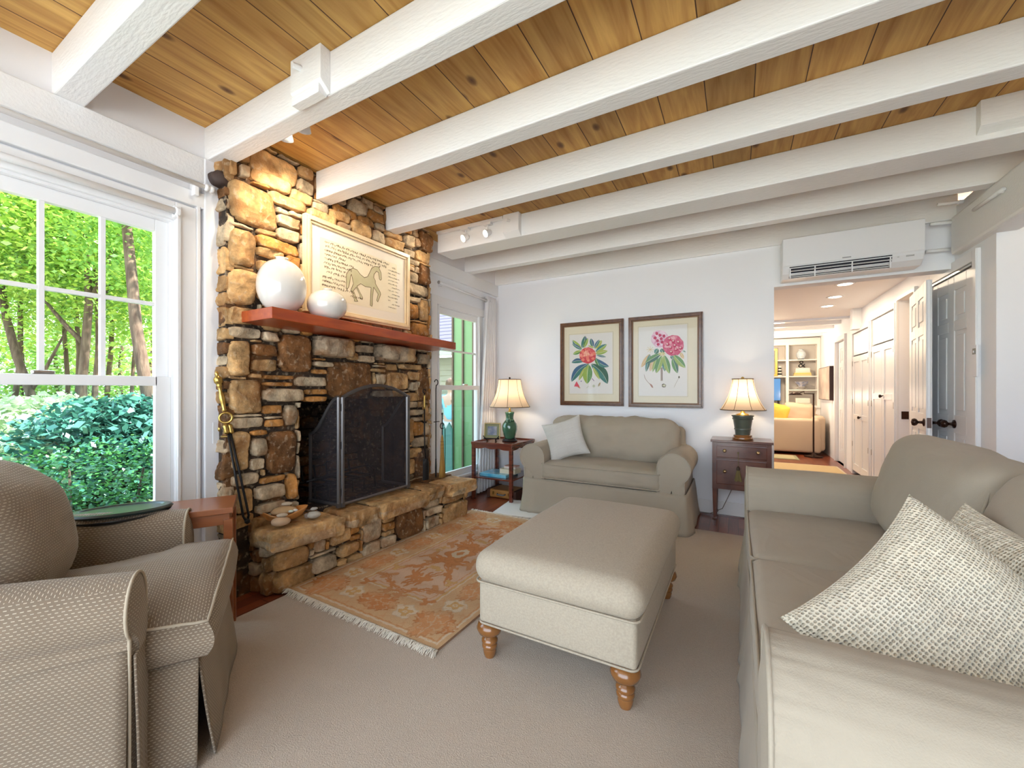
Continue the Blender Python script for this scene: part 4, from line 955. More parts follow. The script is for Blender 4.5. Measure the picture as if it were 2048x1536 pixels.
# ------------------------------------------------------------------ slipcovered seating
def arm_profile(w, h, r, base=.0, n=12):
    """(y,z) closed cross-section: roll at top leaning outwards (+y outer)"""
    pts = [(-w / 2, base), (-w / 2, h - r * 1.2)]
    cx, cz = r - w / 2 + .0, h - r
    for k in range(n + 1):
        a = PI - (PI * 1.28) * k / n
        pts.append((cx + r * math.cos(a), cz + r * math.sin(a)))
    pts += [(w / 2 * .80, h - r * 2.15), (w / 2 * .80, base)]
    return pts
def rolled_arm(name, par, x0, x1, yc, sgn, w, h, r, mat, base=.04, pip=True, wr=.004, front=1, drop=0.):
    """arm running along x from back x1 to front x0; sgn: outer side"""
    pr = arm_profile(w, h, r, base, 16); m = MB(); n = 18; N = len(pr)
    # resample profile
    def pos(u, v):
        k = u * (N - 1); i = min(int(k), N - 2); f = k - i; y = pr[i][0] + (pr[i + 1][0] - pr[i][0]) * f; z = pr[i][1] + (pr[i + 1][1] - pr[i][1]) * f
        x = x0 + (x1 - x0) * v; z2 = z + drop * v * (z / h); P = Vector((x * 5, y * 8, z * 5)); nz = noise.fractal(P + Vector((yc * 7, 0, 0)), 1, 2, 3) * wr
        gather = .0014 * math.sin(k * 9.) * math.exp(-v * 22)
        return (x, yc + sgn * (y + nz + gather * (y / w * 2)), z2 + nz * .8 + gather * (z > h - r))
    m.grid((N - 1) * 4, n * 2, pos)
    cen = (x0 - .006 * front, yc, h * .55)
    ring = [pos(i / (N - 1), 0) for i in range(N)]
    k = len(m.v); m.v += ring + [(x0 - .014 * front, yc + sgn * (p[0]) * .55, .5 * h + (p[1] - .5 * h) * .75) for p in pr] + [cen]
    for i in range(N - 1): m.f.append((k + i, k + i + 1, k + N + i + 1, k + N + i)); m.f.append((k + N + i, k + N + i + 1, k + 2 * N)); m.m += [0, 0]
    m.f.append((k + N - 1, k, k + N, k + 2 * N - 1)); m.m.append(0)
    ring = [pos(i / (N - 1), 1) for i in range(N)]; k = len(m.v); m.v += ring; m.f.append(tuple(range(k, k + N))); m.m.append(0)
    a = m.build(name, mat, par, smooth=True)
    if pip:
        q = MB(); q.tube([(p[0] - .002 * front, p[1], p[2]) for p in [pos(i / (3 * (N - 1)), 0) for i in range(3 * (N - 1) + 1)]], .0048, 6); q.build('piping', mat, a, smooth=True)
    return a
def skirt(par, x0, x1, y0, y1, z0, z1, flare, mat, seed=0, amp=.006, pl=(), rad=.03):
    m = MB(); lp = loop_rect(x1 - x0, y1 - y0, rad, 3); cx, cy = (x0 + x1) / 2, (y0 + y1) / 2; P = []
    for i in range(len(lp)):
        a, b = Vector(lp[i]), Vector(lp[(i + 1) % len(lp)]); n = max(1, int((b - a).length / .018))
        for k in range(n): P.append(a.lerp(b, k / n))
    N = len(P); nz = 10
    for j in range(nz + 1):
        t = j / nz
        for i, p in enumerate(P):
            d = (P[(i + 1) % N] - P[i - 1]); nn = Vector((d.y, -d.x)).normalized()
            w = noise.noise(Vector((p.x * 6 + seed, p.y * 6, t * 1.2))) * amp * 2.4 * t
            pw = 0
            for q in pl:
                dd = (Vector(q) - Vector((p.x + cx, p.y + cy))).length
                if dd < .05: pw -= (.018 * (1 - dd / .05)) * min(1, t * 2)
                elif dd < .10: pw += .012 * (1 - abs(dd - .07) / .03) * t if dd < .1 else 0
            o = nn * (flare * t + w + pw); m.v.append((cx + p.x + o.x, cy + p.y + o.y, z1 + (z0 - z1) * t))
    m.f = [(j * N + i, j * N + (i + 1) % N, (j + 1) * N + (i + 1) % N, (j + 1) * N + i) for j in range(nz) for i in range(N)]; m.m = [0] * len(m.f)
    s = m.build('skirt', mat, par, smooth=True)
    sd = s.modifiers.new('thick', 'SOLIDIFY'); sd.thickness = .004
    q = MB(); q.tube([(cx + p.x, cy + p.y, z1) for p in P], .0048, 6, closed=True); q.build('piping', mat, s, smooth=True)
    return s
def cush(name, par, c, size, mat, r=.05, bulge=(0, 0, .03), wr=.006, seed=0, rot=None, pip=None, n=14, wsc=5):
    m = MB(); m.rbox(c, size, r, bulge, n=n, rot=rot, wr=wr, wsc=wsc, seed=seed); o = m.build(name, mat, par, smooth=True)
    if pip:
        q = MB(); c = Vector(c)
        for ax, off, ww, hh in pip:
            lp = loop_rect(ww, hh, r * .9, 5); pts = []
            for a, b in lp:
                v = Vector((a, b, off)) if ax == 'z' else (Vector((off, a, b)) if ax == 'x' else Vector((a, off, b)))
                pts.append(c + (rot @ v if rot else v))
            q.tube(pts, .005, 6, closed=True)
        q.build('piping', mat, o, smooth=True)
    return o
# big sofa on the right, facing -x; local = world axes, origin at centre of floor print
S0 = Vector((.55, 1.97, 0))
sofa = T('sofa', 'khaki slipcovered sofa along the right side with two seat and two back cushions', 'sofa', S0)
X0 = -.50   # front face of arms in local x (world .05)
m = MB(); m.rbox((.0, 0, .19), (.96, 2.30, .30), .03, n=6); m.build('base', slip, sofa, smooth=True)
rolled_arm('arm', sofa, X0, .52, -1.035, -1, .27, .725, .135, slip)
rolled_arm('arm', sofa, X0, .52, 1.045, 1, .27, .71, .135, slip)
cush('back_frame', sofa, (.50, 0, .50), (.20, 2.22, .72), slip, .07, (0, 0, 0), .006, 3)
cush('seat_cushion', sofa, (-.13, -.405, .395), (.74, 1.0, .165), slip, .04, (.012, .0, .028), .006, 1, pip=[('z', .068, .745, 1.005), ('z', -.068, .745, 1.005)])
cush('seat_cushion', sofa, (-.13, .51, .395), (.74, .82, .165), slip, .04, (.012, .0, .028), .006, 2, pip=[('z', .068, .745, .825), ('z', -.068, .745, .825)])
cush('back_cushion', sofa, (.24, .46, .70), (.25, .93, .50), slip, .09, (.06, .0, .02), .012, 5, rot=RY(R(13)) @ RX(R(2)), pip=[('x', -.085, .90, .47), ('x', .085, .90, .47)])
cush('back_cushion', sofa, (.27, -.48, .695), (.25, .92, .49), slip, .09, (.06, .0, .02), .012, 6, rot=RY(R(13)), pip=[('x', -.085, .89, .46), ('x', .085, .89, .46)])
skirt(sofa, X0 - .005, .60, -1.17, 1.17, .016, .33, .035, slip, 4, pl=((-.5, -.92), (-.5, .92), (-.5, 0)))
kn = M('cream_knit', (.72, .66, .54), .95, spec=.1, sheen=.3)
def knit_mat():
    nt = kn.node_tree; b = bsdf(kn); L = nt.links.new
    uv = _n(nt, 'ShaderNodeUVMap'); mp = _n(nt, 'ShaderNodeMapping'); mp.inputs['Scale'].default_value = (1, .8, 1); L(uv.outputs[0], mp.inputs[0])
    vo = _n(nt, 'ShaderNodeTexVoronoi', feature='F1'); vo.inputs['Scale'].default_value = 130; vo.inputs['Randomness'].default_value = .22; L(mp.outputs[0], vo.inputs['Vector'])
    wv = _n(nt, 'ShaderNodeTexWave', wave_type='BANDS', bands_direction='X'); wv.inputs['Scale'].default_value = 9; wv.inputs['Distortion'].default_value = .6; L(mp.outputs[0], wv.inputs['Vector'])
    big = _n(nt, 'ShaderNodeTexNoise'); big.inputs['Scale'].default_value = 3.5; L(mp.outputs[0], big.inputs['Vector'])
    mr = _n(nt, 'ShaderNodeMapRange'); mr.inputs[1].default_value = 0.1; mr.inputs[2].default_value = .42; L(vo.outputs['Distance'], mr.inputs[0])   # hole mask
    m1 = _n(nt, 'ShaderNodeMath', operation='MULTIPLY'); L(mr.outputs[0], m1.inputs[0]); m1.inputs[1].default_value = .8
    a = _n(nt, 'ShaderNodeMath', operation='MULTIPLY_ADD'); L(wv.outputs['Fac'], a.inputs[0]); a.inputs[1].default_value = .45; L(m1.outputs[0], a.inputs[2])
    bp = _n(nt, 'ShaderNodeBump'); bp.inputs['Strength'].default_value = 1; bp.inputs['Distance'].default_value = .007; L(a.outputs[0], bp.inputs['Height']); L(bp.outputs[0], b.inputs['Normal'])
    mx = _n(nt, 'ShaderNodeMix', data_type='RGBA'); L(mr.outputs[0], mx.inputs[0]); mx.inputs[6].default_value = (.62, .54, .39, 1); mx.inputs[7].default_value = (.80, .73, .58, 1)
    L(mx.outputs[2], b.inputs['Base Color'])
knit_mat()
def throw(nm, label, c, w, h, t, rot, mat, seed, group=None, wr=.008, pinch=.1):
    o = T(nm, label, 'cushion', c, group=group); m = MB()
    m.pillow((0, 0, 0), w, h, t, None, 40, pinch, wr, seed)
    cv = m.build('cover', mat, o, smooth=True); cv.rotation_euler = rot.to_euler(); return o
E1 = Vector((.29, .33, .22)).normalized(); E2 = Vector((.17, -.046, -.155)); E2 = (E2 - E1 * E2.dot(E1)).normalized(); E3 = E1.cross(E2)
PR = Matrix((E2, E3, E1)).transposed()
throw('knit_pillow', 'large cream knitted pillow propped against the near sofa arm', (.455, 1.29, .60), .56, .56, .20, PR, kn, 1, 'cream knitted pillows on the sofa', .012)
throw('knit_pillow', 'second cream knitted pillow behind the large one, at the right edge', (.60, 1.60, .61), .46, .46, .16, RZ(R(-72)) @ RX(R(-22)) @ RY(R(6)), kn, 5, 'cream knitted pillows on the sofa', .012)

# loveseat against the back wall, facing -y : build facing -x then rotate
LS = T('loveseat', 'small khaki slipcovered loveseat against the back wall under the botanical prints', 'loveseat', (-1.115, 3.955, 0), R(90))
# local: -x = front -> world -y ; local y -> world -x
m = MB(); m.rbox((0, 0, .20), (.72, 1.42, .30), .03, n=6); m.build('base', slip, LS, smooth=True)
rolled_arm('arm', LS, -.37, .36, .635, 1, .235, .675, .13, slip, wr=.006)
rolled_arm('arm', LS, -.37, .36, -.635, -1, .235, .675, .13, slip, wr=.006)
cush('back_frame', LS, (.29, 0, .55), (.16, 1.34, .60), slip, .06, (0, 0, 0), .006, 8)
cush('seat_cushion', LS, (-.10, 0, .425), (.58, 1.09, .16), slip, .045, (.015, 0, .03), .012, 9, n=26, wsc=9, pip=[('z', .066, .59, 1.095), ('z', -.066, .59, 1.095)])
cush('back_cushion', LS, (.145, 0, .70), (.24, 1.24, .44), slip, .10, (.05, .02, .015), .020, 10, rot=RY(R(12)), pip=[('x', -.075, 1.20, .41)], n=34, wsc=8)
skirt(LS, -.385, .375, -.745, .745, .015, .34, .045, slip, 12, amp=.009, pl=((-.385, .72), (-.385, -.72), (-.33, -.765), (-.33, .765)))
throw('striped_pillow', 'off-white finely striped square pillow in the left corner of the loveseat', (-1.50, 3.80, .715), .40, .40, .13, RZ(R(14)) @ RX(R(-14)) @ RY(R(-17)), pillowm, 3, None, .006, .12)

# ------------------------------------------------------------------ armchair, facing local +y
AC = T('armchair', 'brown and cream dotted weave armchair in the left foreground', 'armchair', (-2.003, .512, 0), R(-32))
m = MB()
m.rbox((0.015, -.02, .19), (.66, .74, .29), .04, n=6); m.build('base', chairw, AC, smooth=True)
def chair_arm(xc, sgn):
    pr = arm_profile(.17, .67, .092, .03, 14); N = len(pr); m = MB()
    def pos(u, v):
        k = u * (N - 1); i = min(int(k), N - 2); f = k - i; x = pr[i][0] + (pr[i + 1][0] - pr[i][0]) * f; z = pr[i][1] + (pr[i + 1][1] - pr[i][1]) * f
        nz = noise.fractal(Vector((v * 5, x * 8, z * 5)), 1, 2, 3) * .003
        return (xc + sgn * (x + nz), .245 - .70 * v, z + nz + .035 * math.sin(v * 1.5) * (z / .6) ** 2)
    m.grid((N - 1) * 3, 24, pos); ring = [pos(i / (N - 1), 0) for i in range(N)]; k = len(m.v)
    m.v += ring + [(xc + sgn * p[0] * .5, .262, .3 + (p[1] - .3) * .8) for p in pr] + [(xc, .262, .3)]
    for i in range(N - 1): m.f += [(k + i, k + i + 1, k + N + i + 1, k + N + i), (k + N + i, k + N + i + 1, k + 2 * N)]; m.m += [0, 0]
    m.f.append((k + N - 1, k, k + N, k + 2 * N - 1)); m.m.append(0)
    a = m.build('arm', chairw, AC, smooth=True); q = MB(); q.tube([(p[0], p[1] + .003, p[2]) for p in [pos(i / (3 * (N - 1)), 0) for i in range(3 * (N - 1) + 1)]], .0045, 6); q.build('piping', plain('chair_piping', (.42, .35, .26), .9), a, smooth=True)
chair_arm(.40, 1); chair_arm(-.305, -1)
# T-shaped seat cushion
m = MB(); w = [(-.27, -.25), (-.27, .20), (-.345, .235), (-.345, .405), (.40, .405), (.40, .235), (.325, .20), (.325, -.25)]
def seat_pt(u, v, top):
    """u across 0..1, v depth 0..1"""
    y = -.25 + .66 * v; f = max(0, min(1, (y - .18) / .05)); hw0, hw1 = -.255 - .075 * f, .305 + .06 * f
    x = hw0 + (hw1 - hw0) * u; cu = (2 * u - 1); ed = (1 - cu ** 10) * (1 - max(0, (2 * v - 1)) ** 14)
    bul = (1 - cu ** 2) * (1 - (2 * v - 1) ** 4)
    n_ = noise.fractal(Vector((x * 7, y * 7, 3)), 1, 2, 3)
    crown = .075 * max(0, v - .45) * (1 - abs(cu + .25) ** 2)
    if top: z = .50 + .055 * bul + crown + .008 * n_ - .012 * (1 - ed ** .4)
    else: z = .345 - .01 * bul + .012 * (1 - ed ** .4)
    return (x, y + .012 * (1 - cu * cu) * v, z)
NU, NV = 44, 36
tp = [seat_pt(i / NU, j / NV, True) for j in range(NV + 1) for i in range(NU + 1)]; bt = [seat_pt(i / NU, j / NV, False) for j in range(NV + 1) for i in range(NU + 1)]; W = NU + 1
m.add(tp, [(j * W + i, j * W + i + 1, (j + 1) * W + i + 1, (j + 1) * W + i) for j in range(NV) for i in range(NU)])
m.add(bt, [(j * W + i, (j + 1) * W + i, (j + 1) * W + i + 1, j * W + i + 1) for j in range(NV) for i in range(NU)])
rim = [j * W + NU for j in range(NV + 1)] + [NV * W + i for i in range(NU - 1, -1, -1)] + [j * W for j in range(NV - 1, -1, -1)]
K = 7
rows = []
for q in range(K + 1):
    s = q / K; bul_ = .02 * math.sin(PI * s); row = []
    for idx in rim:
        a, b = Vector(tp[idx]), Vector(bt[idx]); p = a.lerp(b, s); j, i = divmod(idx, W)
        ox = bul_ if i == NU else (-bul_ if i == 0 else 0); oy = bul_ if j == NV else 0
        row.append((p.x + ox, p.y + oy, p.z))
    rows.append(row)
m.add([p for r_ in rows for p in r_], [(q * len(rim) + i, q * len(rim) + i + 1, (q + 1) * len(rim) + i + 1, (q + 1) * len(rim) + i) for q in range(K) for i in range(len(rim) - 1)])
sc = m.build('seat_cushion', chairw, AC, smooth=True, auto=50)
q = MB(); q.tube([(p[0] + (.002 if p[0] > 0 else -.002), p[1], p[2] + .002) for p in rows[0]], .0045, 6); q.build('piping', plain('cushion_piping', (.44, .37, .28), .9), sc, smooth=True)
cush('back_cushion', AC, (.05, -.225, .71), (.52, .30, .48), chairw, .15, (.0, .05, .03), .010, 4, rot=RX(R(14)), n=18)
cush('back_frame', AC, (.03, -.35, .45), (.80, .16, .84), chairw, .07, (0, 0, 0), .004, 6)
# skirt panels of the armchair
def panel(pts, z1, z0, flare, nm='skirt_panel', seed=0):
    m = MB(); a, b = Vector(pts[0]), Vector(pts[1]); n = 22; d = (b - a).normalized(); nn = Vector((d.y, -d.x))
    def f(u, v):
        p = a.lerp(b, u) + nn * (flare * v + .010 * v * noise.noise(Vector((u * 4 + seed, v, 0)))); return (p.x, p.y, z1 + (z0 - z1) * v)
    m.grid(n, 8, f); o = m.build(nm, chairw, AC, smooth=True); o.modifiers.new('thick', 'SOLIDIFY').thickness = .006
panel(((-.31, .385), (.345, .385)), .35, .02, -.045, seed=1)
panel(((.355, .385), (.355, .17)), .35, .02, -.03, seed=2)
panel(((-.32, .17), (-.32, .40)), .35, .02, -.03, seed=3)
panel(((.47, .245), (.47, -.40)), .48, .015, -.02, seed=4)
panel(((-.405, -.40), (-.405, .22)), .48, .015, -.02, seed=6)
panel(((.36, .262), (.465, .262)), .46, .015, -.01, seed=5)

# side table behind the armchair
ST_ = T('side_table', 'low reddish wood side table behind the armchair by the window', 'side table', (-2.28, .85, 0), R(-30))
ca = (.25, .29)
m = MB(); m.box(-.165, .105, -.27, .27, .628, .655); tt = m.build('tabletop', cherry, ST_, bevel=.003)
m = MB(); m.box(-.15, .09, -.255, .255, .575, .628); m.build('apron', cherry, ST_, bevel=.002)
for x in (-.145, .085):
    for y in (-.25, .25): MB().box(x - .018, x + .018, y - .018, y + .018, 0, .60).build('leg', cherry, ST_, bevel=.002)
t = T('oval_tray', 'black oval tray under the oval mirror on the side table', 'tray', (-2.315, .70, .656), R(-30))
m = MB(); m.lathe([(.001, 0), (.15, 0), (.165, .012), (.172, .02), (.165, .018), (.145, .006), (.001, .006)], (0, 0, 0), 40, sx=.80, sy=1.08); m.build('tray_body', black_p, t, smooth=True)
t = T('oval_mirror', 'dark-rimmed oval mirror lying on the black tray on the side table', 'mirror', (-2.31, .715, .678), R(-30)); t.rotation_euler[1] = R(-3)
m = MB(); m.lathe([(.135, 0), (.16, 0), (.168, .008), (.16, .016), (.142, .016), (.135, .010)], (0, 0, 0), 44, sx=.78, sy=1.05); m.build('rim', plain('dark_green_rim', (.03, .045, .04), .3), t, smooth=True, auto=40)
m = MB(); m.lathe([(.001, .008), (.138, .008)], (0, 0, 0), 40, sx=.78, sy=1.05); m.build('mirror_glass', M('mirror_sky_tint', (.72, .74, .68), .12, .35, coat=1.), t)  # pale base colour stands in for bright sky reflected in the mirror
m = MB(); m.rbox((0, 0, .004), (.21, .16, .006), .002, n=3); m.grid(6, 6, lambda u, v: (-.105 + .05 * u * (1 - v * .2), .05 + .03 * v, .007 + .02 * v * u * (1 - u)))
tag(m.build('sheet', plain('yellow_sheet', (.62, .55, .18), .5), None, loc=(-2.405, .64, .655), rot=(0, 0, R(-30))), 'pale yellow magazine at the left end of the side table', 'sheet')  # thin pale yellow slab with a raised corner flap
# ------------------------------------------------------------------ end table with lamp
ET = T('end_table', 'dark red two-tier end table with scalloped apron in the corner', 'end table', (-2.325, 4.0, 0))
tx, ty = .255, .27
m = MB(); m.box(-tx, tx, -ty, ty, .60, .618); m.build('tabletop', mahog, ET, bevel=.003)
m = MB()
for s in (-1, 1): m.box(-tx, tx, s * ty - .006, s * ty + .006, .60, .632); m.box(s * tx - .006, s * tx + .006, -ty, ty, .60, .632)
m.build('tray_rim', mahog, ET, bevel=.002)
def scallop(a, b, axis, off):
    n = 40; top = .602; P = [(a, top), (b, top)]
    for i in range(n + 1):
        t = 1 - i / n; P.append((a + (b - a) * t, .575 - .014 * abs(math.sin(t * PI * 3.0)) - .018 * (abs(t - .5) * 2) ** 6))
    m = MB(); m.prism(P, off - .008, off + .008, axis); return m
for s in (-1, 1):
    scallop(-tx + .02, tx - .02, 'y', s * (ty - .012)).build('apron', mahog, ET); 
    scallop(-ty + .02, ty - .02, 'x', s * (tx - .012)).build('apron', mahog, ET)
for sx in (-1, 1):
    for sy in (-1, 1): MB().box(sx * (tx - .018) - .018, sx * (tx - .018) + .018, sy * (ty - .018) - .018, sy * (ty - .018) + .018, .0, .636).build('leg', mahog, ET, bevel=.003)
MB().box(-tx + .005, tx - .005, -ty + .005, ty - .005, .235, .25).build('shelf', mahog, ET, bevel=.002)
t = T('blue_tray', 'turquoise blue lacquer tray on the lower shelf of the end table', 'tray', (-2.34, 3.92, .2505))
bl = M('turquoise', (.05, .32, .50), .2, coat=.5, var=(9, (.25, .52, .62), .7))
m = MB(); m.box(-.17, .17, -.14, .14, 0, .035); m.build('tray_body', bl, t, bevel=.006)
t = T('white_box', 'larger cream box on the blue tray on the end table shelf', 'box', (-2.20, 3.93, .286)); MB().box(-.095, .095, -.07, .07, 0, .05).build('carton', plain('cream_card', (.62, .55, .42)), t, bevel=.002)
t = T('white_box', 'small pale box with a pinkish top stacked on the cream box', 'box', (-2.185, 3.94, .337)); MB().box(-.07, .07, -.05, .05, 0, .028).build('carton', plain('pale_card', (.66, .58, .54)), t, bevel=.002); MB().box(-.071, .071, -.051, .051, .022, .030).build('lid', plain('pink_card', (.55, .36, .32)), t)
t = T('small_suitcase', 'small tan leather suitcase lying on the floor under the end table', 'suitcase', (-2.28, 4.0, 0))
lea = M('tan_leather', (.42, .20, .055), .5, bump=(60, .2)); dk = plain('dark_leather', (.07, .03, .02))
m = MB(); m.rbox((0, 0, .05), (.36, .26, .09), .02, n=4); m.build('case', lea, t, smooth=True)
for x in (-.165, .165): MB().box(x - .02, x + .02, -.134, .134, .004, .097).build('corner_strap', dk, t, bevel=.003)
m = MB(); m.tube([(-.05, -.13, .055), (-.04, -.155, .05), (.04, -.155, .05), (.05, -.13, .055)], .008, 8); m.build('handle', plain('grey_handle', (.14, .15, .17)), t, smooth=True)
for x in (-.10, .10): MB().box(x - .012, x + .012, -.136, -.128, .04, .075).build('latch', brass, t, bevel=.002)
t = T('framed_photo', 'small gold-framed photograph on a black easel on the end table', 'picture', (-2.44, 3.93, .6185), R(18))
rx = RX(R(-10)); m = MB(); w, h = .095, .10
for q in ((-w, w, .03, .045), (-w, w, .195, .21), (-w, -w + .015, .045, .195), (w - .015, w, .045, .195)): m.box(q[0], q[1], -.006, .008, q[2], q[3])
m.v = [tuple(rx @ Vector(v)) for v in m.v]; m.build('frame', M('aged_gold', (.30, .22, .09), .4, .6), t, bevel=.002)
m = MB(); m.box(-w + .012, w - .012, .0, .004, .04, .2); m.v = [tuple(rx @ Vector(v)) for v in m.v]; m.build('mat_board', plain('olive_mat', (.20, .20, .10)), t)
m = MB(); m.box(-.055, .055, -.003, .0, .07, .17); m.v = [tuple(rx @ Vector(v)) for v in m.v]; ph = m.build('photograph', M('dark_photo', (.05, .07, .13), .3, var=(16, (.30, .27, .26), .9)), t)
m = MB()
for x in (-.05, .05): m.tube([(x, .03, .0), (x, -.03, .02), (x, -.035, .0)], .005, 6); m.tube([(x, -.03, .02), (x * 1.6, -.035, .05), (x * 1.8, -.03, .065)], .006, 6)
m.tube([(-.09, -.02, .035), (.09, -.02, .035)], .008, 6); m.build('easel', iron, t, smooth=True)

def lampshade(par, z0, z1, r0, r1, ribs=8):
    m = MB(); P = []
    for k in range(13):
        q = k / 12; P.append((r1 + (r0 - r1) * (1 - q) ** 2.3 * .72 + (r0 - r1) * (1 - q) * .28, z0 + (z1 - z0) * q))
    m.lathe(P, (0, 0, 0), 48); m.f = [f for f in m.f if len(f) == 4]; m.m = [0] * len(m.f)
    s = m.build('lamp_shade', shade_l, par, smooth=True)
    m = MB()
    for i in range(ribs):
        a = 2 * PI * (i + .5) / ribs; m.tube([((r + .001) * math.cos(a), (r + .001) * math.sin(a), z) for r, z in P], .0022, 4)
    for r, z in (P[0], P[-1]): m.tube([((r + .001) * math.cos(2 * PI * k / 40), (r + .001) * math.sin(2 * PI * k / 40), z) for k in range(40)], .004, 5, closed=True)
    m.build('shade_trim', shade_t, s, smooth=True)
    m = MB()
    for i in range(3): a = 2 * PI * i / 3; m.tube([(0, 0, z1 - .012), (r1 * math.cos(a), r1 * math.sin(a), z1 - .004)], .002, 4)
    m.build('spider', brass, s); return s
def bulb(par, z, e=14):
    m = MB(); m.lathe([(.001, -.05), (.013, -.045), (.014, -.02), (.028, .01), (.028, .03), (.015, .048), (.001, .052)], (0, 0, z), 16)
    return m.build('bulb', M('bulb_glow', (1, .85, .6), .4, emis=((1, .78, .48), e)), par, smooth=True)
lamp_pts = []
t = T('table_lamp', 'green glazed urn table lamp with lit bell shade on the corner end table', 'table lamp', (-2.275, 4.05, .6185), group='lit bell-shade table lamps')
m = MB(); m.lathe([(.085, 0), (.088, .01), (.075, .02), (.07, .03)], (0, 0, 0), 28); m.build('base', iron, t, smooth=True, auto=40)
m = MB(); m.lathe([(.055, .03), (.062, .045), (.072, .08), (.086, .13), (.088, .17), (.080, .20), (.062, .225), (.046, .24), (.044, .27), (.048, .30), (.055, .325), (.052, .333), (.035, .33)], (0, 0, 0), 36); urn = m.build('urn', green_c, t, smooth=True)
m = MB()
for x, y, z, r_ in ((.04, -.052, .235, .018), (.012, -.066, .222, .018), (.06, -.03, .238, .015), (.03, -.07, .252, .014)): m.lathe([(r_ * math.sin(PI * k / 8), -r_ * math.cos(PI * k / 8)) for k in range(9)], (x, y, z), 14)
m.tube([(.02, -.055, .30), (.03, -.064, .27), (.035, -.066, .24)], .005, 6); m.build('moulded_fruit', green_c, urn, smooth=True)
m = MB(); m.tube([(0, 0, .33), (0, 0, .62)], .005, 8); m.lathe([(.02, .333), (.022, .34), (.012, .35), (.012, .37), (.004, .38)], (0, 0, 0), 14); m.build('stem', brass, t, smooth=True)
lampshade(t, .39, .70, .228, .125); bulb(t, .52)
m = MB(); m.lathe([(.004, .69), (.013, .70), (.008, .71), (.012, .72), (.001, .73)], (0, 0, 0), 12); m.build('finial', bronze, t, smooth=True)
lamp_pts.append((-2.275, 4.05, 1.16))

# ------------------------------------------------------------------ chest with lamp
CH = T('chest_of_drawers', 'small dark mahogany two-drawer chest on tapered legs beside the hall opening', 'chest', (.022, 4.175, 0))
cx, cy = .222, .155
MB().box(-cx - .014, cx + .014, -cy - .012, cy, .742, .762).build('chest_top', mahog2, CH, bevel=.003)
MB().box(-cx, cx, -cy + .008, cy, .33, .742).build('carcase', mahog2, CH, bevel=.003)
for sx in (-1, 1):
    for sy in (-1, 1):
        m = MB(); x, y = sx * (cx - .018), sy * (cy - .02) + (-.001 if sy < 0 else 0)
        m.box(x - .019, x + .019, y - .019, y + .019, .33, .742)
        v = []; 
        for z, r_ in ((.33, .018), (.075, .011), (.07, .016), (.055, .016), (.05, .009), (.0, .006)): v += [(x + a * r_, y + b * r_, z) for a, b in ((-1, -1), (1, -1), (1, 1), (-1, 1))]
        m.add(v, [(4 * i + k, 4 * i + (k + 1) % 4, 4 * i + 4 + (k + 1) % 4, 4 * i + 4 + k) for i in range(5) for k in range(4)] + [(20, 21, 22, 23)]); m.build('leg', mahog2, CH, bevel=.001)
def pull(par, x, z):
    m = MB(); m.lathe([(.012, 0), (.014, .003), (.006, .006), (.006, .014), (.013, .02), (.014, .027), (.001, .032)], (x, -cy - .006, z), 14, ax=RX(R(90))); m.build('knob', M('bright_brass', (.75, .62, .38), .2, 1.) if 'bright_brass' not in bpy.data.materials else bpy.data.materials['bright_brass'], par, smooth=True)
for z0, z1 in ((.612, .71), (.38, .585)):
    dr = MB().box(-cx + .035, cx - .035, -cy - .006, -cy + .02, z0, z1).build('drawer', mahog2, CH, bevel=.003)
    q = MB(); a, b = -cx + .033, cx - .033
    for r_ in ((a, b, z0 - .003, z0), (a, b, z1, z1 + .003), (a, a + .003, z0, z1), (b - .003, b, z0, z1)): q.box(r_[0], r_[1], -cy - .008, -cy + .01, r_[2], r_[3])
    q.build('cock_bead', mahog, dr)
    for x in (-.125, .125): pull(dr, x, (z0 + z1) / 2 + .01)
t = T('key_tassel', 'olive gold tassel hanging by a cord from the chest drawer key', 'tassel', (.0, 4.008, .66))
ol = M('olive_silk', (.26, .20, .08), .6, var=(120, (.10, .07, .03), .6, (1, 1, .05)))
m = MB(); m.tube([(0, -.012, 0), (.002, -.014, -.06), (0, -.014, -.115)], .0018, 5); m.lathe([(.002, 0), (.007, .004), (.002, .008)], (0, -.008, 0), 8, ax=RX(R(90))); m.build('cord', ol, t)
m = MB(); m.lathe([(.001, .0), (.010, -.01), (.015, -.024), (.013, -.036), (.001, -.038)], (0, -.016, -.112), 14); m.build('head', plain('tassel_head', (.05, .03, .02)), t, smooth=True)
m = MB(); rr = random.Random(4)
for i in range(46): a = rr.random() * 6.28; q = rr.random() ** .5; m.tube([(math.cos(a) * .010 * q, -.016 + math.sin(a) * .008 * q, -.145), (math.cos(a) * .03 * q, -.016 + math.sin(a) * .010 * q, -.235 - rr.random() * .012)], .0022, 4)
m.build('fringe', ol, t, uv=False)
t = T('table_lamp', 'grey-green bucket-shaped table lamp with lit bell shade on the mahogany chest', 'table lamp', (.035, 4.16, .7625), group='lit bell-shade table lamps')
m = MB(); m.lathe([(.078, 0), (.085, .008), (.083, .018), (.072, .024), (.074, .036), (.066, .042)], (0, 0, 0), 28); m.build('base', legwood, t, smooth=True, auto=40)
m = MB(); m.lathe([(.058, .042), (.063, .085), (.068, .088), (.068, .096), (.065, .10), (.076, .175), (.081, .178), (.083, .186), (.079, .19), (.080, .20), (.088, .205), (.088, .214), (.076, .214), (.07, .19)], (0, 0, 0), 36); m.build('bucket', green_d, t, smooth=True, auto=40)
m = MB(); m.tube([(0, 0, .19), (0, 0, .55)], .005, 8); m.lathe([(.06, .208), (.045, .225), (.018, .235), (.012, .27), (.004, .28)], (0, 0, 0), 18); m.build('stem', brass, t, smooth=True)
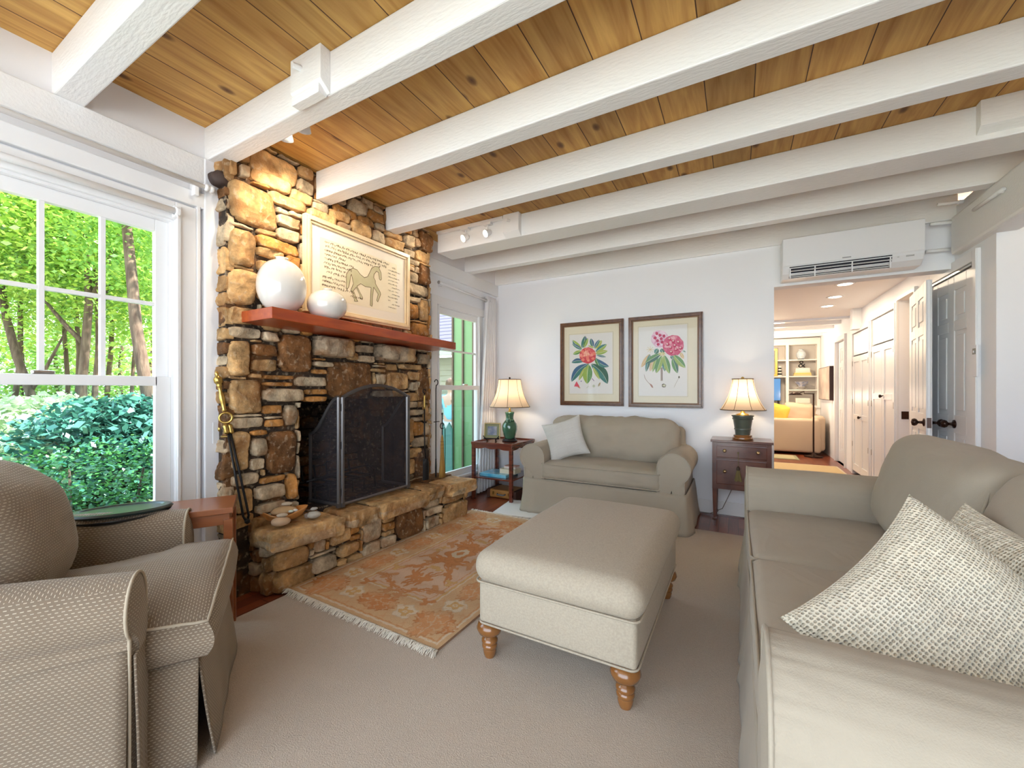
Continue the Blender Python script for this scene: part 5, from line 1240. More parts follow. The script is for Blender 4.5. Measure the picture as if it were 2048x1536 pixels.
lampshade(t, .262, .535, .178, .082); bulb(t, .38)
m = MB(); m.lathe([(.004, .53), (.012, .54), (.013, .548), (.001, .556)], (0, 0, 0), 12); m.build('finial', brass, t, smooth=True)
lamp_pts.append((.035, 4.16, 1.17))
m = MB(); m.tube([(.0, 4.345, .55), (-.04, 4.34, .30), (-.13, 4.34, .08), (-.24, 4.33, .018), (-.5, 4.33, .015)], .003, 6); tag(m.build('lamp_cord', plain('brown_cord', (.12, .10, .08)), smooth=True), 'thin lamp cord hanging down the wall behind the chest', 'cord')

# ------------------------------------------------------------------ botanical prints
def print_frame(name, label, x0, x1, z0, z1, draw, pc):
    t = T(name, label, 'picture', ((x0 + x1) / 2, 4.355, z0), group='framed botanical prints over the loveseat'); cx_ = (x0 + x1) / 2
    m = MB(); X0_, X1_ = x0 - cx_, x1 - cx_; H = z1 - z0
    for a, b, e in ((0, .012, .012), (.012, .036, .022), (.036, .048, .010)):
        for q in ((X0_ + a, X1_ - a, a, b), (X0_ + a, X1_ - a, H - b, H - a), (X0_ + a, X0_ + b, b, H - b), (X1_ - b, X1_ - a, b, H - b)):
            m.box(q[0], q[1], -e, .018, q[2], q[3], 0 if a < .03 else 1)
    m.build('frame', [M(name + '_frame', (.085, .03, .014), .3, coat=.4, var=(30, (.17, .07, .025), .7)), M(name + '_lip', (.20, .09, .03), .4)], t, bevel=.002)
    MB().box(X0_ + .04, X1_ - .04, .0, .006, .04, H - .04).build('mat_board', paper_c, t)
    px0, px1, pz0, pz1 = pc
    m = MB(); m.box(px0 - cx_, px1 - cx_, -.001, .0, pz0 - z0, pz1 - z0); pr = m.build('print', paper_w, t)
    m = MB()
    for q in ((px0 - .006, px1 + .006, pz0 - .008, pz0 - .006), (px0 - .006, px1 + .006, pz1 + .006, pz1 + .008), (px0 - .008, px0 - .006, pz0 - .008, pz1 + .008), (px1 + .006, px1 + .008, pz0 - .008, pz1 + .008)):
        m.box(q[0] - cx_, q[1] - cx_, -.0012, .0, q[2] - z0, q[3] - z0)
    m.build('ruled_line', plain('ruled_ink', (.40, .36, .28)), pr)
    draw(pr, cx_, z0)
    MB().box(X0_ + .04, X1_ - .04, -.006, -.005, .04, H - .04).build('picture_glass', pglass, t)
PC = {}
def pm(c):
    k = tuple(round(q, 3) for q in c)
    if k not in PC: PC[k] = plain('pigment_%d' % len(PC), k)
    return PC[k]
class Art:
    def __init__(s, P): s.P = P; s.layers = {}; s.k = 0
    def poly(s, pts, col):
        s.k += 1; m = s.layers.setdefault(col, MB()); y = -.0012 - .00003 * s.k
        m.add([(*p, y) for p in []] + [(s.P(a, b)[0], y, s.P(a, b)[1]) for a, b in pts], [tuple(range(len(pts)))])
    def leaf(s, x0, y0, x1, y1, w, c1, c2, bend=0., vein=(.75, .78, .55)):
        dx, dy = x1 - x0, y1 - y0; L = math.hypot(dx, dy); ux, uy = dx / L, dy / L; nx, ny = -uy, ux; n = 14
        mid = []; lt = []; rt = []
        for i in range(n + 1):
            t = i / n; b = bend * math.sin(PI * t) * L; hw = w * (math.sin(PI * t ** .8) ** .8 if 0 < t < 1 else 0) * .5 * (.75 + .5 * t)
            cx, cy = x0 + dx * t + nx * b, y0 + dy * t + ny * b; mid.append((cx, cy)); lt.append((cx + nx * hw, cy + ny * hw)); rt.append((cx - nx * hw, cy - ny * hw))
        s.poly(lt + mid[::-1][1:-1], c1); s.poly(rt + mid[::-1][1:-1], c2)
        s.poly([(p[0] + nx * 1.3, p[1] + ny * 1.3) for p in mid] + [(p[0] - nx * 1.3, p[1] - ny * 1.3) for p in mid[::-1]], vein)
    def blob(s, x, y, r, col, n=14, wob=.12, ry=None, seed=0):
        rs = random.Random(seed + int(x)); ry = ry or r
        s.poly([(x + r * (1 + rs.uniform(-wob, wob)) * math.cos(2 * PI * k / n), y + ry * (1 + rs.uniform(-wob, wob)) * math.sin(2 * PI * k / n)) for k in range(n)], col)
    def line(s, pts, w, col):
        for (a, b), (c, d) in zip(pts, pts[1:]):
            L = math.hypot(c - a, d - b) or 1; nx, ny = -(d - b) / L * w / 2, (c - a) / L * w / 2
            s.poly([(a + nx, b + ny), (c + nx, d + ny), (c - nx, d - ny), (a - nx, b - ny)], col)
    def done(s, par, nm='botanical_drawing'):
        m = MB(); mats = []
        for col, q in s.layers.items():
            mats.append(pm(col)); m.add(q.v, q.f, len(mats) - 1)
        return m.build(nm, mats, par)
DG, MG, LG, BLU, TEAL, YG = (.03, .12, .07), (.10, .26, .06), (.30, .42, .08), (.05, .13, .24), (.05, .20, .18), (.42, .45, .10)
def lin(v, a, b, c, d): return c + (v - a) / (b - a) * (d - c)
def draw1(pr, cx_, z0):
    def P(px, py):
        tp = lin(px, 135, 875, 283, 222); bt = lin(px, 135, 875, 1252, 1268)
        return (lin(px, 135, 875, -1.779, -1.061) - cx_, lin(py, tp, bt, 1.956, 1.028) - z0)
    A = Art(P); cx, cy = 470, 660
    A.line([(470, 750), (480, 800)], 14, MG)
    A.leaf(470, 760, 270, 975, 95, BLU, TEAL, .10); A.leaf(510, 760, 700, 1000, 120, TEAL, DG, -.10); A.leaf(440, 800, 360, 960, 40, YG, LG); A.leaf(530, 800, 610, 950, 40, YG, LG)
    A.leaf(480, 770, 460, 1000, 115, LG, MG, .02)
    A.leaf(400, 590, 285, 475, 62, LG, TEAL, -.05); A.leaf(395, 585, 280, 520, 40, BLU, TEAL); A.leaf(400, 570, 440, 425, 66, BLU, TEAL, .05); A.leaf(420, 570, 470, 450, 45, LG, MG)
    A.leaf(395, 605, 290, 645, 45, LG, MG); A.leaf(420, 730, 272, 745, 60, BLU, TEAL, .1); A.leaf(530, 560, 505, 455, 50, BLU, TEAL); A.leaf(545, 570, 470, 540, 22, YG, LG); A.leaf(550, 580, 635, 480, 55, YG, LG); A.leaf(545, 575, 605, 470, 40, TEAL, BLU)
    A.leaf(560, 620, 690, 525, 60, LG, TEAL); A.leaf(560, 640, 700, 605, 50, LG, YG); A.leaf(565, 655, 685, 680, 24, BLU, TEAL); A.leaf(560, 700, 715, 795, 70, TEAL, BLU, .1); A.leaf(560, 690, 600, 780, 50, MG, TEAL)
    A.blob(cx, cy, 97, (.62, .06, .08), 30, .04)
    rs = random.Random(3)
    for i in range(34):
        a = rs.random() * 6.28; r = 82 * rs.random() ** .5; f = r / 90
        A.blob(cx + r * math.cos(a), cy + r * math.sin(a) * .95, 19, rs.choice([(.78, .16, .15), (.72, .10, .12), (.85, .30, .24), (.80, .22, .16)]), 9, .2, seed=i)
    for i in range(14): a = rs.random() * 6.28; r = 45 * rs.random(); A.blob(cx - 15 + r * math.cos(a), cy - 15 + r * math.sin(a), 11, (.88, .45, .32), 8, .2, seed=i)
    A.poly([(335, 968), (305, 1030), (375, 1035)], (.68, .08, .12)); A.line([(350, 1035), (380, 1050)], 10, (.55, .2, .1)); A.blob(540, 1025, 16, (.55, .58, .42)); A.leaf(590, 1035, 618, 980, 18, (.45, .3, .12), (.3, .2, .08)); A.line([(455, 1050), (480, 1025)], 5, (.45, .5, .35)); A.line([(520, 935), (545, 965)], 7, (.2, .1, .25)); A.blob(392, 968, 7, (.2, .15, .3))
    A.done(pr)
def draw2(pr, cx_, z0):
    def P(px, py):
        tp = lin(px, 930, 1815, 217, 143); bt = lin(px, 930, 1815, 1268, 1283)
        return (lin(px, 930, 1815, -1.009, -.299) - cx_, lin(py, tp, bt, 1.958, 1.022) - z0)
    A = Art(P); TAN = (.62, .42, .20)
    A.line([(1340, 800), (1342, 960)], 26, (.42, .33, .26)); A.line([(1346, 800), (1346, 950)], 9, (.18, .12, .1))
    for q in ((1200, 640, 1090, 800, 55, TAN, (.55, .34, .14)), (1240, 700, 1200, 850, 50, TAN, (.6, .44, .24)), (1560, 620, 1600, 700, 40, TAN, TAN), (1500, 680, 1540, 800, 50, TAN, TAN), (1300, 640, 1230, 860, 46, LG, MG), (1200, 640, 1150, 855, 55, TEAL, DG), (1450, 660, 1480, 700, 40, DG, TEAL), (1470, 690, 1530, 870, 70, MG, DG), (1360, 700, 1380, 850, 46, TEAL, DG), (1480, 650, 1620, 805, 80, LG, MG), (1330, 640, 1140, 750, 74, MG, DG), (1345, 660, 1275, 870, 80, MG, LG), (1370, 650, 1435, 875, 78, LG, MG), (1300, 580, 1260, 640, 60, TEAL, DG), (1330, 580, 1370, 640, 60, TEAL, DG), (1590, 600, 1625, 620, 16, TEAL, DG)): A.leaf(*q)
    for a in range(0, 360, 45): A.line([(1205, 590), (1205 + 48 * math.cos(R(a)), 590 + 40 * math.sin(R(a)))], 4, (.6, .45, .15))
    for a in range(0, 360, 40): A.leaf(1345, 640, 1345 + 50 * math.cos(R(a)), 640 + 34 * math.sin(R(a)), 12, (.6, .45, .12), (.5, .4, .1))
    rs = random.Random(6)
    for (x, y, r, cs) in ((1318, 462, 102, [(.70, .42, .55), (.76, .52, .62), (.66, .30, .45), (.78, .60, .68)]), (1478, 540, 122, [(.62, .10, .20), (.72, .25, .35), (.78, .42, .50), (.66, .16, .26)])):
        A.blob(x, y, r, cs[0], 34, .05)
        for i in range(44):
            a = rs.random() * 6.28; q = r * .9 * rs.random() ** .5; A.blob(x + q * math.cos(a), y + q * math.sin(a), 20, cs[rs.randrange(4)], 9, .2, seed=i)
        for i in range(9):
            a = i * 2.4; q = r * .78 * ((i + .5) / 9) ** .5; X_, Y_ = x + q * math.cos(a), y + q * math.sin(a)
            A.blob(X_, Y_, 19, (.50, .03, .10), 10, .15, seed=i)
            if r > 110: A.blob(X_ - 3, Y_ - 4, 11, (.85, .75, .72), 9, .1, seed=i); A.blob(X_ - 2, Y_ - 1, 6, (.6, .12, .2), 7, .1, seed=i)
    A.line([(1128, 885), (1140, 930), (1175, 975), (1205, 1000)], 4, (.3, .15, .12)); A.leaf(1200, 990, 1240, 1045, 20, (.35, .12, .14), (.3, .1, .1)); A.line([(1490, 1035), (1520, 970), (1548, 920)], 3, (.35, .3, .22)); A.blob(1548, 915, 9, (.12, .12, .08), ry=13); A.blob(1370, 1015, 25, (.12, .11, .08), ry=22); A.blob(1372, 1014, 18, (.60, .60, .46), ry=13)
    A.done(pr)
print_frame('botanical_print', 'left framed print, one coral-red flower ringed by leaves', -1.779, -1.061, 1.028, 1.958, draw1, (-1.668, -1.180, 1.16, 1.82))
print_frame('botanical_print', 'right framed print with two pink flower heads over drooping leaves', -1.009, -.299, 1.022, 1.960, draw2, (-.905, -.440, 1.14, 1.85))

# ------------------------------------------------------------------ air conditioner
t = T('air_conditioner', 'white wall-mounted split air conditioner above the hall opening', 'air conditioner', (.775, 4.26, 2.15))
m = MB(); P = [(.11, 0), (-.04, 0), (-.085, .035), (-.105, .075), (-.11, .33), (.11, .335)]; m.prism(P, -.445, .445, 'x'); m.build('housing', white_pl, t, bevel=.008)
m = MB(); m.prism([(-.111, .092), (-.115, .10), (-.118, .325), (-.111, .33)], -.442, .442, 'x'); m.build('front_panel', white_pl, t, bevel=.003)
m = MB(); m.prism([(-.050, .006), (-.100, .05), (-.1065, .088), (-.095, .088), (-.04, .02)], -.395, .26, 'x'); m.build('air_outlet', plain('outlet_dark', (.01, .01, .02)), t)
m = MB()
for k, (y, z) in enumerate(((-.085, .026), (-.10, .052), (-.062, .012))): m.obox((-.068, y - .006, z), (.325, 0, 0), (0, .008, .005), (0, -.001, .0016))
for x in (-.39, -.22, .02, .25): m.obox((x, -.092, .045), (.004, 0, 0), (0, .012, .012), (0, -.004, .04))
m.build('louver', white_pl, t)
MB().box(-.045, .01, -.120, -.1175, .105, .113).build('maker_mark', plain('grey_mark', (.35, .35, .37)), t)
m = MB(); m.box(.34, .385, -.108, -.100, .062, .072); m.box(.29, .30, -.108, -.100, .064, .068); m.build('indicator', plain('grey_indicator', (.45, .45, .46)), t)
# thermostat
t = T('thermostat', 'slim white wall control with small display beside the closed white door', 'thermostat', (1.43, 3.985, 1.29))
MB().box(-.014, .0, -.03, .03, 0, .22).build('body', white_pl, t, bevel=.004); MB().box(-.016, -.013, -.02, .02, .155, .195).build('display', plain('lcd', (.16, .16, .13), .2), t)
m = MB(); m.box(-.019, -.016, -.006, .006, .165, .18); m.build('button', white_pl, t)
# ------------------------------------------------------------------ curtain rods and curtain
t = T('curtain_rod', 'long white curtain rod with finial above the big left window', 'curtain rod', (-2.585, .45, 2.325))
m = MB(); m.tube([(0, -1.6, 0), (0, .70, 0)], .012, 12); m.build('pole', trim_white, t, smooth=True)
m = MB(); m.lathe([(.012, 0), (.02, .006), (.02, .016), (.012, .02), (.019, .028), (.02, .04), (.012, .048), (.001, .05)], (0, .70, 0), 16, ax=RX(R(-90))); m.build('finial', trim_white, t, smooth=True)
m = MB(); m.box(-.06, .0, .655, .675, -.06, .01); m.build('bracket', trim_white, t, bevel=.002)
t = T('curtain_rod', 'short white curtain rod with steel ring end above the corner window', 'curtain rod', (-2.60, 3.6, 2.265))
m = MB(); m.tube([(0, -.40, .005), (0, .50, -.01)], .011, 12); m.build('pole', trim_white, t, smooth=True)
m = MB(); m.lathe([(.011, 0), (.024, .004), (.026, .014), (.018, .024), (.001, .028)], (0, .50, -.01), 18, ax=RX(R(-90))); m.lathe([(.011, 0), (.017, .01), (.011, .02)], (0, -.42, .005), 14, ax=RX(R(-90))); m.build('end_cap', nickel, t, smooth=True)
m = MB(); m.box(-.05, 0, -.36, -.345, -.02, .02); m.build('bracket', trim_white, t, bevel=.002)
lt_ = M('white_curtain', (.80, .78, .78), .9, spec=.1)
m = MB(); nf = 5.5
def cf(u, v):
    spread = .10 + .17 * (v ** .8) ; y = 4.22 - .02 * v - (1 - u) * (.17 + .18 * v) + .02
    x = -2.605 + (.03 - .004 * v) * math.sin(2 * PI * nf * u + .4 * math.sin(v * 3)) + .008 * v * noise.noise(Vector((u * 3, v * 3, 0))); return (x, y, 2.31 - 2.285 * v)
m.grid(90, 40, cf); t = T('curtain', 'plain white floor-length curtain bunched at the right of the corner window', 'curtain', (-2.605, 4.15, 0)); m.v = [(a + 2.605, b - 4.15, c) for a, b, c in m.v]
o = m.build('cloth', lt_, t, smooth=True); o.modifiers.new('thick', 'SOLIDIFY').thickness = .002
m = MB()
for yy in (4.06, 4.10, 4.15): m.lathe([(.016, 0), (.024, .002), (.024, .006), (.016, .006)], (0, yy - 4.15, 2.255), 16, ax=RX(R(-90)))
m.build('grommet', nickel, t)
# roller shade headrail and box over window 1
t = T('roller_blind', 'rolled-up white blind across the top of the big left window', 'blind', (-2.60, .42, 2.145)); m = MB(); m.tube([(0, -.62, 0), (0, .60, 0)], .016, 12); m.build('roll', trim_white, t, smooth=True)
m = MB(); m.lathe([(.02, 0), (.024, .004), (.024, .018), (.015, .022)], (0, .60, 0), 14, ax=RX(R(-90))); m.box(-.05, .0, .6, .62, -.03, .03); m.build('end_bracket', trim_white, t)
MB().tube([(.01, .61, -.02), (.01, .612, -1.3)], .0035, 6).build('pull_tube', trim_white, t)
# ------------------------------------------------------------------ track lights
em = M('halogen_glow', (1, .93, .8), .4, emis=((1, .90, .72), 40))
track_heads = []
def track(name, label, loc, x0, x1, heads, yo, aim):
    t = T(name, label, 'track light', loc); m = MB(); m.box(x0, x1, yo - .018, yo + .018, -.025, 0); m.build('track', trim_white, t, bevel=.003)
    for hx in heads:
        h = MB(); h.box(hx - .04, hx + .04, yo - .02, yo + .02, -.045, -.025); h.tube([(hx, yo, -.045), (hx, yo, -.10)], .005, 6); hd = h.build('lamp_head', trim_white, t)
        d = Vector(aim).normalized(); q = d.to_track_quat('Z', 'Y').to_matrix(); c = Vector((hx, yo, -.11))
        s = MB(); s.lathe([(.012, -.035), (.022, -.03), (.030, .01), (.034, .03), (.031, .03), (.026, .0)], c, 18, ax=q); s.build('reflector_can', trim_white, hd, smooth=True)
        b = MB(); b.lathe([(.001, .022), (.027, .020)], c, 16, ax=q); b.build('bulb', em, hd)
        track_heads.append((Vector(loc) + c + d * .05, d))
track('track_light', 'white track light with two lit spots on the far ceiling beam over the hearth end', (0, 2.975, 2.689), -2.48, -1.76, (-2.16, -1.92), .05, (-.40, -.80, -.50))
track('track_light', 'white track light behind the near beam aimed at the chimney', (0, 1.335, 2.689), -2.30, -1.52, (-2.13, -1.98), .0, (-.62, .45, -.65))

# ------------------------------------------------------------------ hall and den beyond
t = T('hall_rug', 'pale gold runner rug in the hall beside the closets', 'rug', (.90, 7.35, 0)); MB().box(-.42, .42, -.62, .62, .001, .012).build('rug_field', plain('gold_rug', (.62, .46, .24), .95), t); MB().box(-.45, .45, -.66, .66, .0005, .009).build('rug_border', plain('rug_border_cream', (.66, .56, .40), .95), t)
t = T('den_rug', 'greenish bordered rug in front of the far sofa', 'rug', (.45, 8.72, 0)); MB().box(-.45, .42, -.2, .25, .001, .012).build('rug_field', plain('den_rug_field', (.50, .44, .26), .95), t); MB().box(-.5, .47, -.25, .30, .0005, .009).build('rug_border', plain('den_rug_border', (.36, .34, .20), .95), t)
t = T('far_sofa', 'tan slipcovered sofa seen from behind at the end of the hall', 'sofa', (.55, 9.6, 0))
m = MB(); m.rbox((-.2, -.34, .36), (1.9, .22, .62), .05, n=8, wr=.01, fn=lambda q: (q.x + (.03 * (.3 - q.z) if q.x > 0 else 0), q.y, q.z)); m.build('back', slip_tan, t, smooth=True)
m = MB(); m.rbox((-.2, .1, .25), (1.8, .8, .4), .04, n=6); m.build('base', slip_tan, t, smooth=True)
m = MB(); m.rbox((.74, .05, .40), (.20, .9, .66), .08, n=6, wr=.01); m.build('arm', slip_tan, t, smooth=True)
m = MB(); m.rbox((-1.1, .05, .36), (.20, .9, .6), .08, n=6, wr=.01); m.build('arm', slip_tan, t, smooth=True)
m = MB(); m.rbox((.46, -.16, .76), (.52, .2, .36), .08, n=6, wr=.02, rot=RY(R(8))); m.build('back_cushion', slip_tan, t, smooth=True)
yl = plain('yellow_cotton', (.74, .46, .07), .8)
throw('yellow_pillow', 'flat yellow pillow at the left of the far sofa back', (.28, 9.42, .735), .52, .28, .16, RY(R(-6)), yl, 3)
throw('yellow_pillow', 'rounder yellow pillow leaning by the floor lamp on the far sofa', (.66, 9.38, .76), .42, .38, .2, RY(R(14)), yl, 4)
t = T('floor_lamp', 'dark bronze pharmacy floor lamp behind the far sofa', 'floor lamp', (1.18, 9.0, 0))
m = MB(); m.lathe([(.14, 0), (.14, .02), (.05, .035), (.03, .06), (.015, .08)], (0, 0, 0), 24); m.build('base', bronze, t, smooth=True, auto=40)
m = MB(); m.tube([(0, 0, .05), (0, 0, 1.14)], .013, 8); m.build('pole', bronze, t); m = MB(); m.tube([(0, 0, 1.13), (-.14, -.02, 1.135), (-.14, -.02, 1.17), (-.20, -.03, 1.155)], .008, 8); m.build('swing_arm', bronze, t)
m = MB(); m.lathe([(.02, .05), (.05, .045), (.10, .0)], (-.27, -.03, 1.11), 18, sx=1.1); m.build('lamp_shade', bronze, t, smooth=True)
# bookcase
t = T('built_in_bookcase', 'white built-in bookcase on the end wall of the far room', 'bookcase', (.66, 10.3, 0))
wb = M('bookcase_paint', (.84, .80, .74), .5); gb = M('bookcase_back', (.60, .57, .54), .7)
MB().box(-2.1, .78, .13, .149, 0, 2.25).build('back_panel', gb, t)
MB().box(.733, .785, -.13, .13, 0, 2.26).build('side_panel', wb, t)
MB().box(-2.1, .785, -.14, .13, 2.13, 2.26).build('cornice', wb, t)
for x in (-2.07, -.9, .233): MB().box(x - .025, x + .025, -.13, .13, .883, 2.13).build('upright', wb, t)
for z in (1.827, 1.488, 1.209): MB().box(.258, .733, -.12, .13, z - .022, z).build('shelf', wb, t)
for z in (1.827, 1.488): MB().box(-.875, .208, -.12, .13, z - .022, z).build('shelf', wb, t)
MB().box(-2.1, .785, -.16, .13, .84, .883).build('counter', wb, t)
MB().box(-2.1, .785, -.12, .13, 0, .84).build('cabinet_front', wb, t)
def shelf_vase():
    t = T('ginger_jar', 'pale blue and white ginger jar on the top shelf of the bookcase', 'jar', (1.135, 10.27, 1.8275)); m = MB()
    m.lathe([(.05, 0), (.055, .02), (.08, .07), (.082, .12), (.06, .17), (.04, .185), (.04, .195), (.045, .2), (.03, .215), (.001, .222)], (0, 0, 0), 28); m.build('body', M('pale_blue_china', (.66, .70, .72), .2, var=(26, (.42, .50, .58), .7)), t, smooth=True)
    m = MB(); m.lathe([(.056, 0), (.056, .016), (.05, .018)], (0, 0, 0), 24); m.build('foot_ring', iron, t)
shelf_vase()
cu = bpy.data.curves.new('amp', 'FONT'); cu.body = '&'; cu.size = .21; cu.extrude = .008; cu.align_x = 'CENTER'
to = bpy.data.objects.new('tmp', cu); COL.objects.link(to); dg = bpy.context.evaluated_depsgraph_get(); me = bpy.data.meshes.new_from_object(to.evaluated_get(dg)); me.materials.clear(); me.materials.append(iron); bpy.data.objects.remove(to)
me.transform(Matrix(((1, 0, 0, 0), (0, 0, 1, 0), (0, 1, 0, 0), (0, 0, 0, 1)))); o = bpy.data.objects.new('ampersand_sign', me); COL.objects.link(o); o.location = (1.145, 10.24, 1.663); tag(o, 'dark metal ampersand standing on the book stack', 'ornament')
for i, (w, h, c, l) in enumerate(((.30, .035, (.62, .50, .25), 'bottom mustard and cream book of the stack under the ampersand'), (.28, .03, (.70, .55, .16), 'yellow book second from the bottom of the stack under the ampersand'), (.25, .03, (.72, .66, .55), 'cream book in the middle of the stack under the ampersand'), (.245, .035, (.74, .70, .62), 'second book from the top under the ampersand'), (.235, .03, (.72, .70, .66), 'white book on top of the stack under the ampersand'))):
    z = 1.4885 + sum((.0355, .0305, .0305, .0355, .0305)[:i]); m = MB(); m.box(-w / 2, w / 2, -.08, .08, 0, h); m.box(-w / 2 + .004, w / 2 + .002, -.076, .076, .004, h - .004, 1)
    tag(m.build('book', [plain('book_cover_%d' % i, c), paper_c], None, loc=(1.155, 10.26, z)), l, 'book', 'stack of books on the second bookcase shelf')
for i, (r_, h) in enumerate(((.095, .02), (.09, .02), (.08, .02))):
    m = MB(); m.lathe([(r_ * .6, 0), (r_, h * .8), (r_, h), (r_ * .9, h), (.001, h * .5)], (0, 0, 0), 26)
    tag(m.build('plate', ceram, None, loc=(1.14, 10.26, 1.2095 + i * .0205), smooth=True, auto=40), ['bottom', 'middle', 'top'][i] + ' white plate of the stack under the blue and white bowl', 'plate', 'plates on the third bookcase shelf')
m = MB(); m.lathe([(.05, 0), (.055, .02), (.09, .05), (.125, .095), (.13, .10), (.12, .095), (.08, .05), (.001, .03)], (0, 0, 0), 32)
tag(m.build('china_bowl', M('blue_white_china', (.68, .68, .70), .2, var=(20, (.10, .16, .35), .8)), None, loc=(1.145, 10.26, 1.2715), smooth=True), 'blue and white china bowl on the third bookcase shelf', 'bowl')
m = MB(); m.box(-.15, .15, -.09, .09, 0, .04); tag(m.build('book', plain('cream_book', (.76, .70, .56)), None, loc=(1.15, 10.25, .8835), bevel=.003), 'large cream book lying on the bookcase counter', 'book')
m = MB(); m.rbox((0, 0, .055), (.25, .16, .11), .02, n=4); tag(m.build('lidded_box', plain('white_lidded_box', (.80, .76, .66)), None, loc=(1.16, 10.25, .924), smooth=True), 'white lidded box on the cream book on the bookcase counter', 'box')
t = T('gold_frame', 'tall narrow gold picture frame leaning in the left bay of the bookcase', 'picture', (.60, 10.18, 1.4885)); m = MB()
for q in ((-.12, .12, 0, .04), (-.12, .12, .54, .58), (-.12, -.08, .04, .54), (.08, .12, .04, .54)): m.box(q[0], q[1], -.012, .012, q[2], q[3])
m.build('frame', M('bright_gold', (.55, .33, .06), .3, .7), t, bevel=.003); MB().box(-.085, .085, -.0, .008, .035, .545).build('canvas', plain('dull_canvas', (.3, .3, .25)), t)
t = T('striped_jar', 'small black and white striped jar right of the gold frame', 'jar', (.765, 10.24, 1.4885)); m = MB()
for k in range(7): m.lathe([(.03, .03 * k), (.045 - .003 * k, .03 * k + .008), (.045 - .003 * k, .03 * k + .024), (.03, .03 * k + .03)], (0, 0, 0), 18, mi=k % 2)
m.build('body', [plain('jar_white', (.7, .68, .64)), iron], t)
t = T('television', 'flat television with blue picture in the left bay of the bookcase', 'television', (.52, 10.22, .8835)); m = MB(); m.box(-.26, .26, -.02, .02, .09, .56); m.build('casing', black_p, t, bevel=.004)
scr = M('tv_picture', (.01, .03, .08), .15, emis=((.02, .10, .22), 1.2)); MB().box(-.255, .255, -.022, -.0205, .098, .552).build('screen', scr, t)
m = MB(); m.box(-.10, .12, -.06, .06, 0, .015); m.box(-.02, .02, -.01, .02, .01, .10); m.box(.20, .24, -.03, .02, 0, .1); m.build('stand', iron, t)
# wall picture in the hall
t = T('canvas_picture', 'beige abstract canvas with dark edges on the hall wall near the sofa', 'picture', (1.415, 9.45, 1.02)); m = MB(); m.box(-.02, .034, -.55, .55, 0, .60); m.build('frame', plain('dark_canvas_edge', (.035, .015, .015)), t)
MB().box(-.026, -.02, -.54, .54, .01, .59).build('canvas', M('beige_canvas', (.62, .50, .42), .8, var=(3.5, (.34, .28, .25), .8)), t)

# ------------------------------------------------------------------ outdoors
grassm = M('lawn', (.13, .17, .05), .95, var=(1.2, (.30, .28, .14), .8), bump=(30, .4))
g = MB(); g.add([(-60, -40, -.35), (-2.85, -40, -.35), (-2.85, 60, -.35), (-60, 60, -.35)], [(0, 1, 2, 3)]); struct(g.build('ground', grassm))
pat = MB(); pat.box(-2.85, 12, -14, -1.6, -.35, -.12); struct(pat.build('bounce_patio', plain('bounce_paving', (.62, .60, .56), .9)))  # unseen pale slab added to bounce sunlight up to the ceiling
def leafcloud(m, n, c, rad, size, rs, shell=.5, flat=1.0, down=0.):
    cx, cy, cz = c; rx, ry, rz = rad
    for _ in range(n):
        while True:
            x, y, z = rs.uniform(-1, 1), rs.uniform(-1, 1), rs.uniform(-1, 1); r = x * x + y * y + z * z
            if shell * shell < r < 1: break
        x, y, z = cx + x * rx, cy + y * ry, cz + z * rz
        s = size * rs.uniform(.6, 1.3); a = rs.uniform(0, 6.28); b = rs.gauss(down, .5); cc = rs.gauss(0, .6)
        u = (math.cos(a) * math.cos(b) * s, math.sin(a) * math.cos(b) * s, -math.sin(b) * s)
        v = (-math.sin(a) * s * .32 * math.cos(cc), math.cos(a) * s * .32 * math.cos(cc), math.sin(cc) * s * .32)
        k = len(m.v)
        m.v += [(x, y, z), (x + u[0] * .5 + v[0], y + u[1] * .5 + v[1], z + u[2] * .5 + v[2]), (x + u[0], y + u[1], z + u[2]), (x + u[0] * .5 - v[0], y + u[1] * .5 - v[1], z + u[2] * .5 - v[2])]
        m.f.append((k, k + 1, k + 2, k + 3)); m.m.append(0)
bark = M('bark', (.06, .035, .022), .95, bump=(18, 1, (4, 4, .6)), var=(7, (.15, .105, .07), .8, (3, 3, .5)))
lf1 = leafmat('leaf_bright', (.22, .42, .05), (.52, .66, .12)); lf2 = leafmat('leaf_mid', (.12, .30, .05), (.32, .52, .10)); lf3 = leafmat('leaf_dark', (.02, .09, .035), (.07, .20, .08), .25); lf4 = leafmat('leaf_shade_bluegreen', (.02, .10, .07), (.08, .22, .15), .25); lf5 = leafmat('leaf_sunlit_pale', (.36, .46, .22), (.75, .80, .55))  # rhododendron leaves: pale tint has sunlight painted in, blue-green tint has shade
def at(u, D):
    """ground point seen at photo column u at distance D along the view axis (layout helper for the garden)"""
    t = (u - 1024) / 816.; return (D * (-.4848 + .8746 * t), D * (.8746 + .4848 * t))
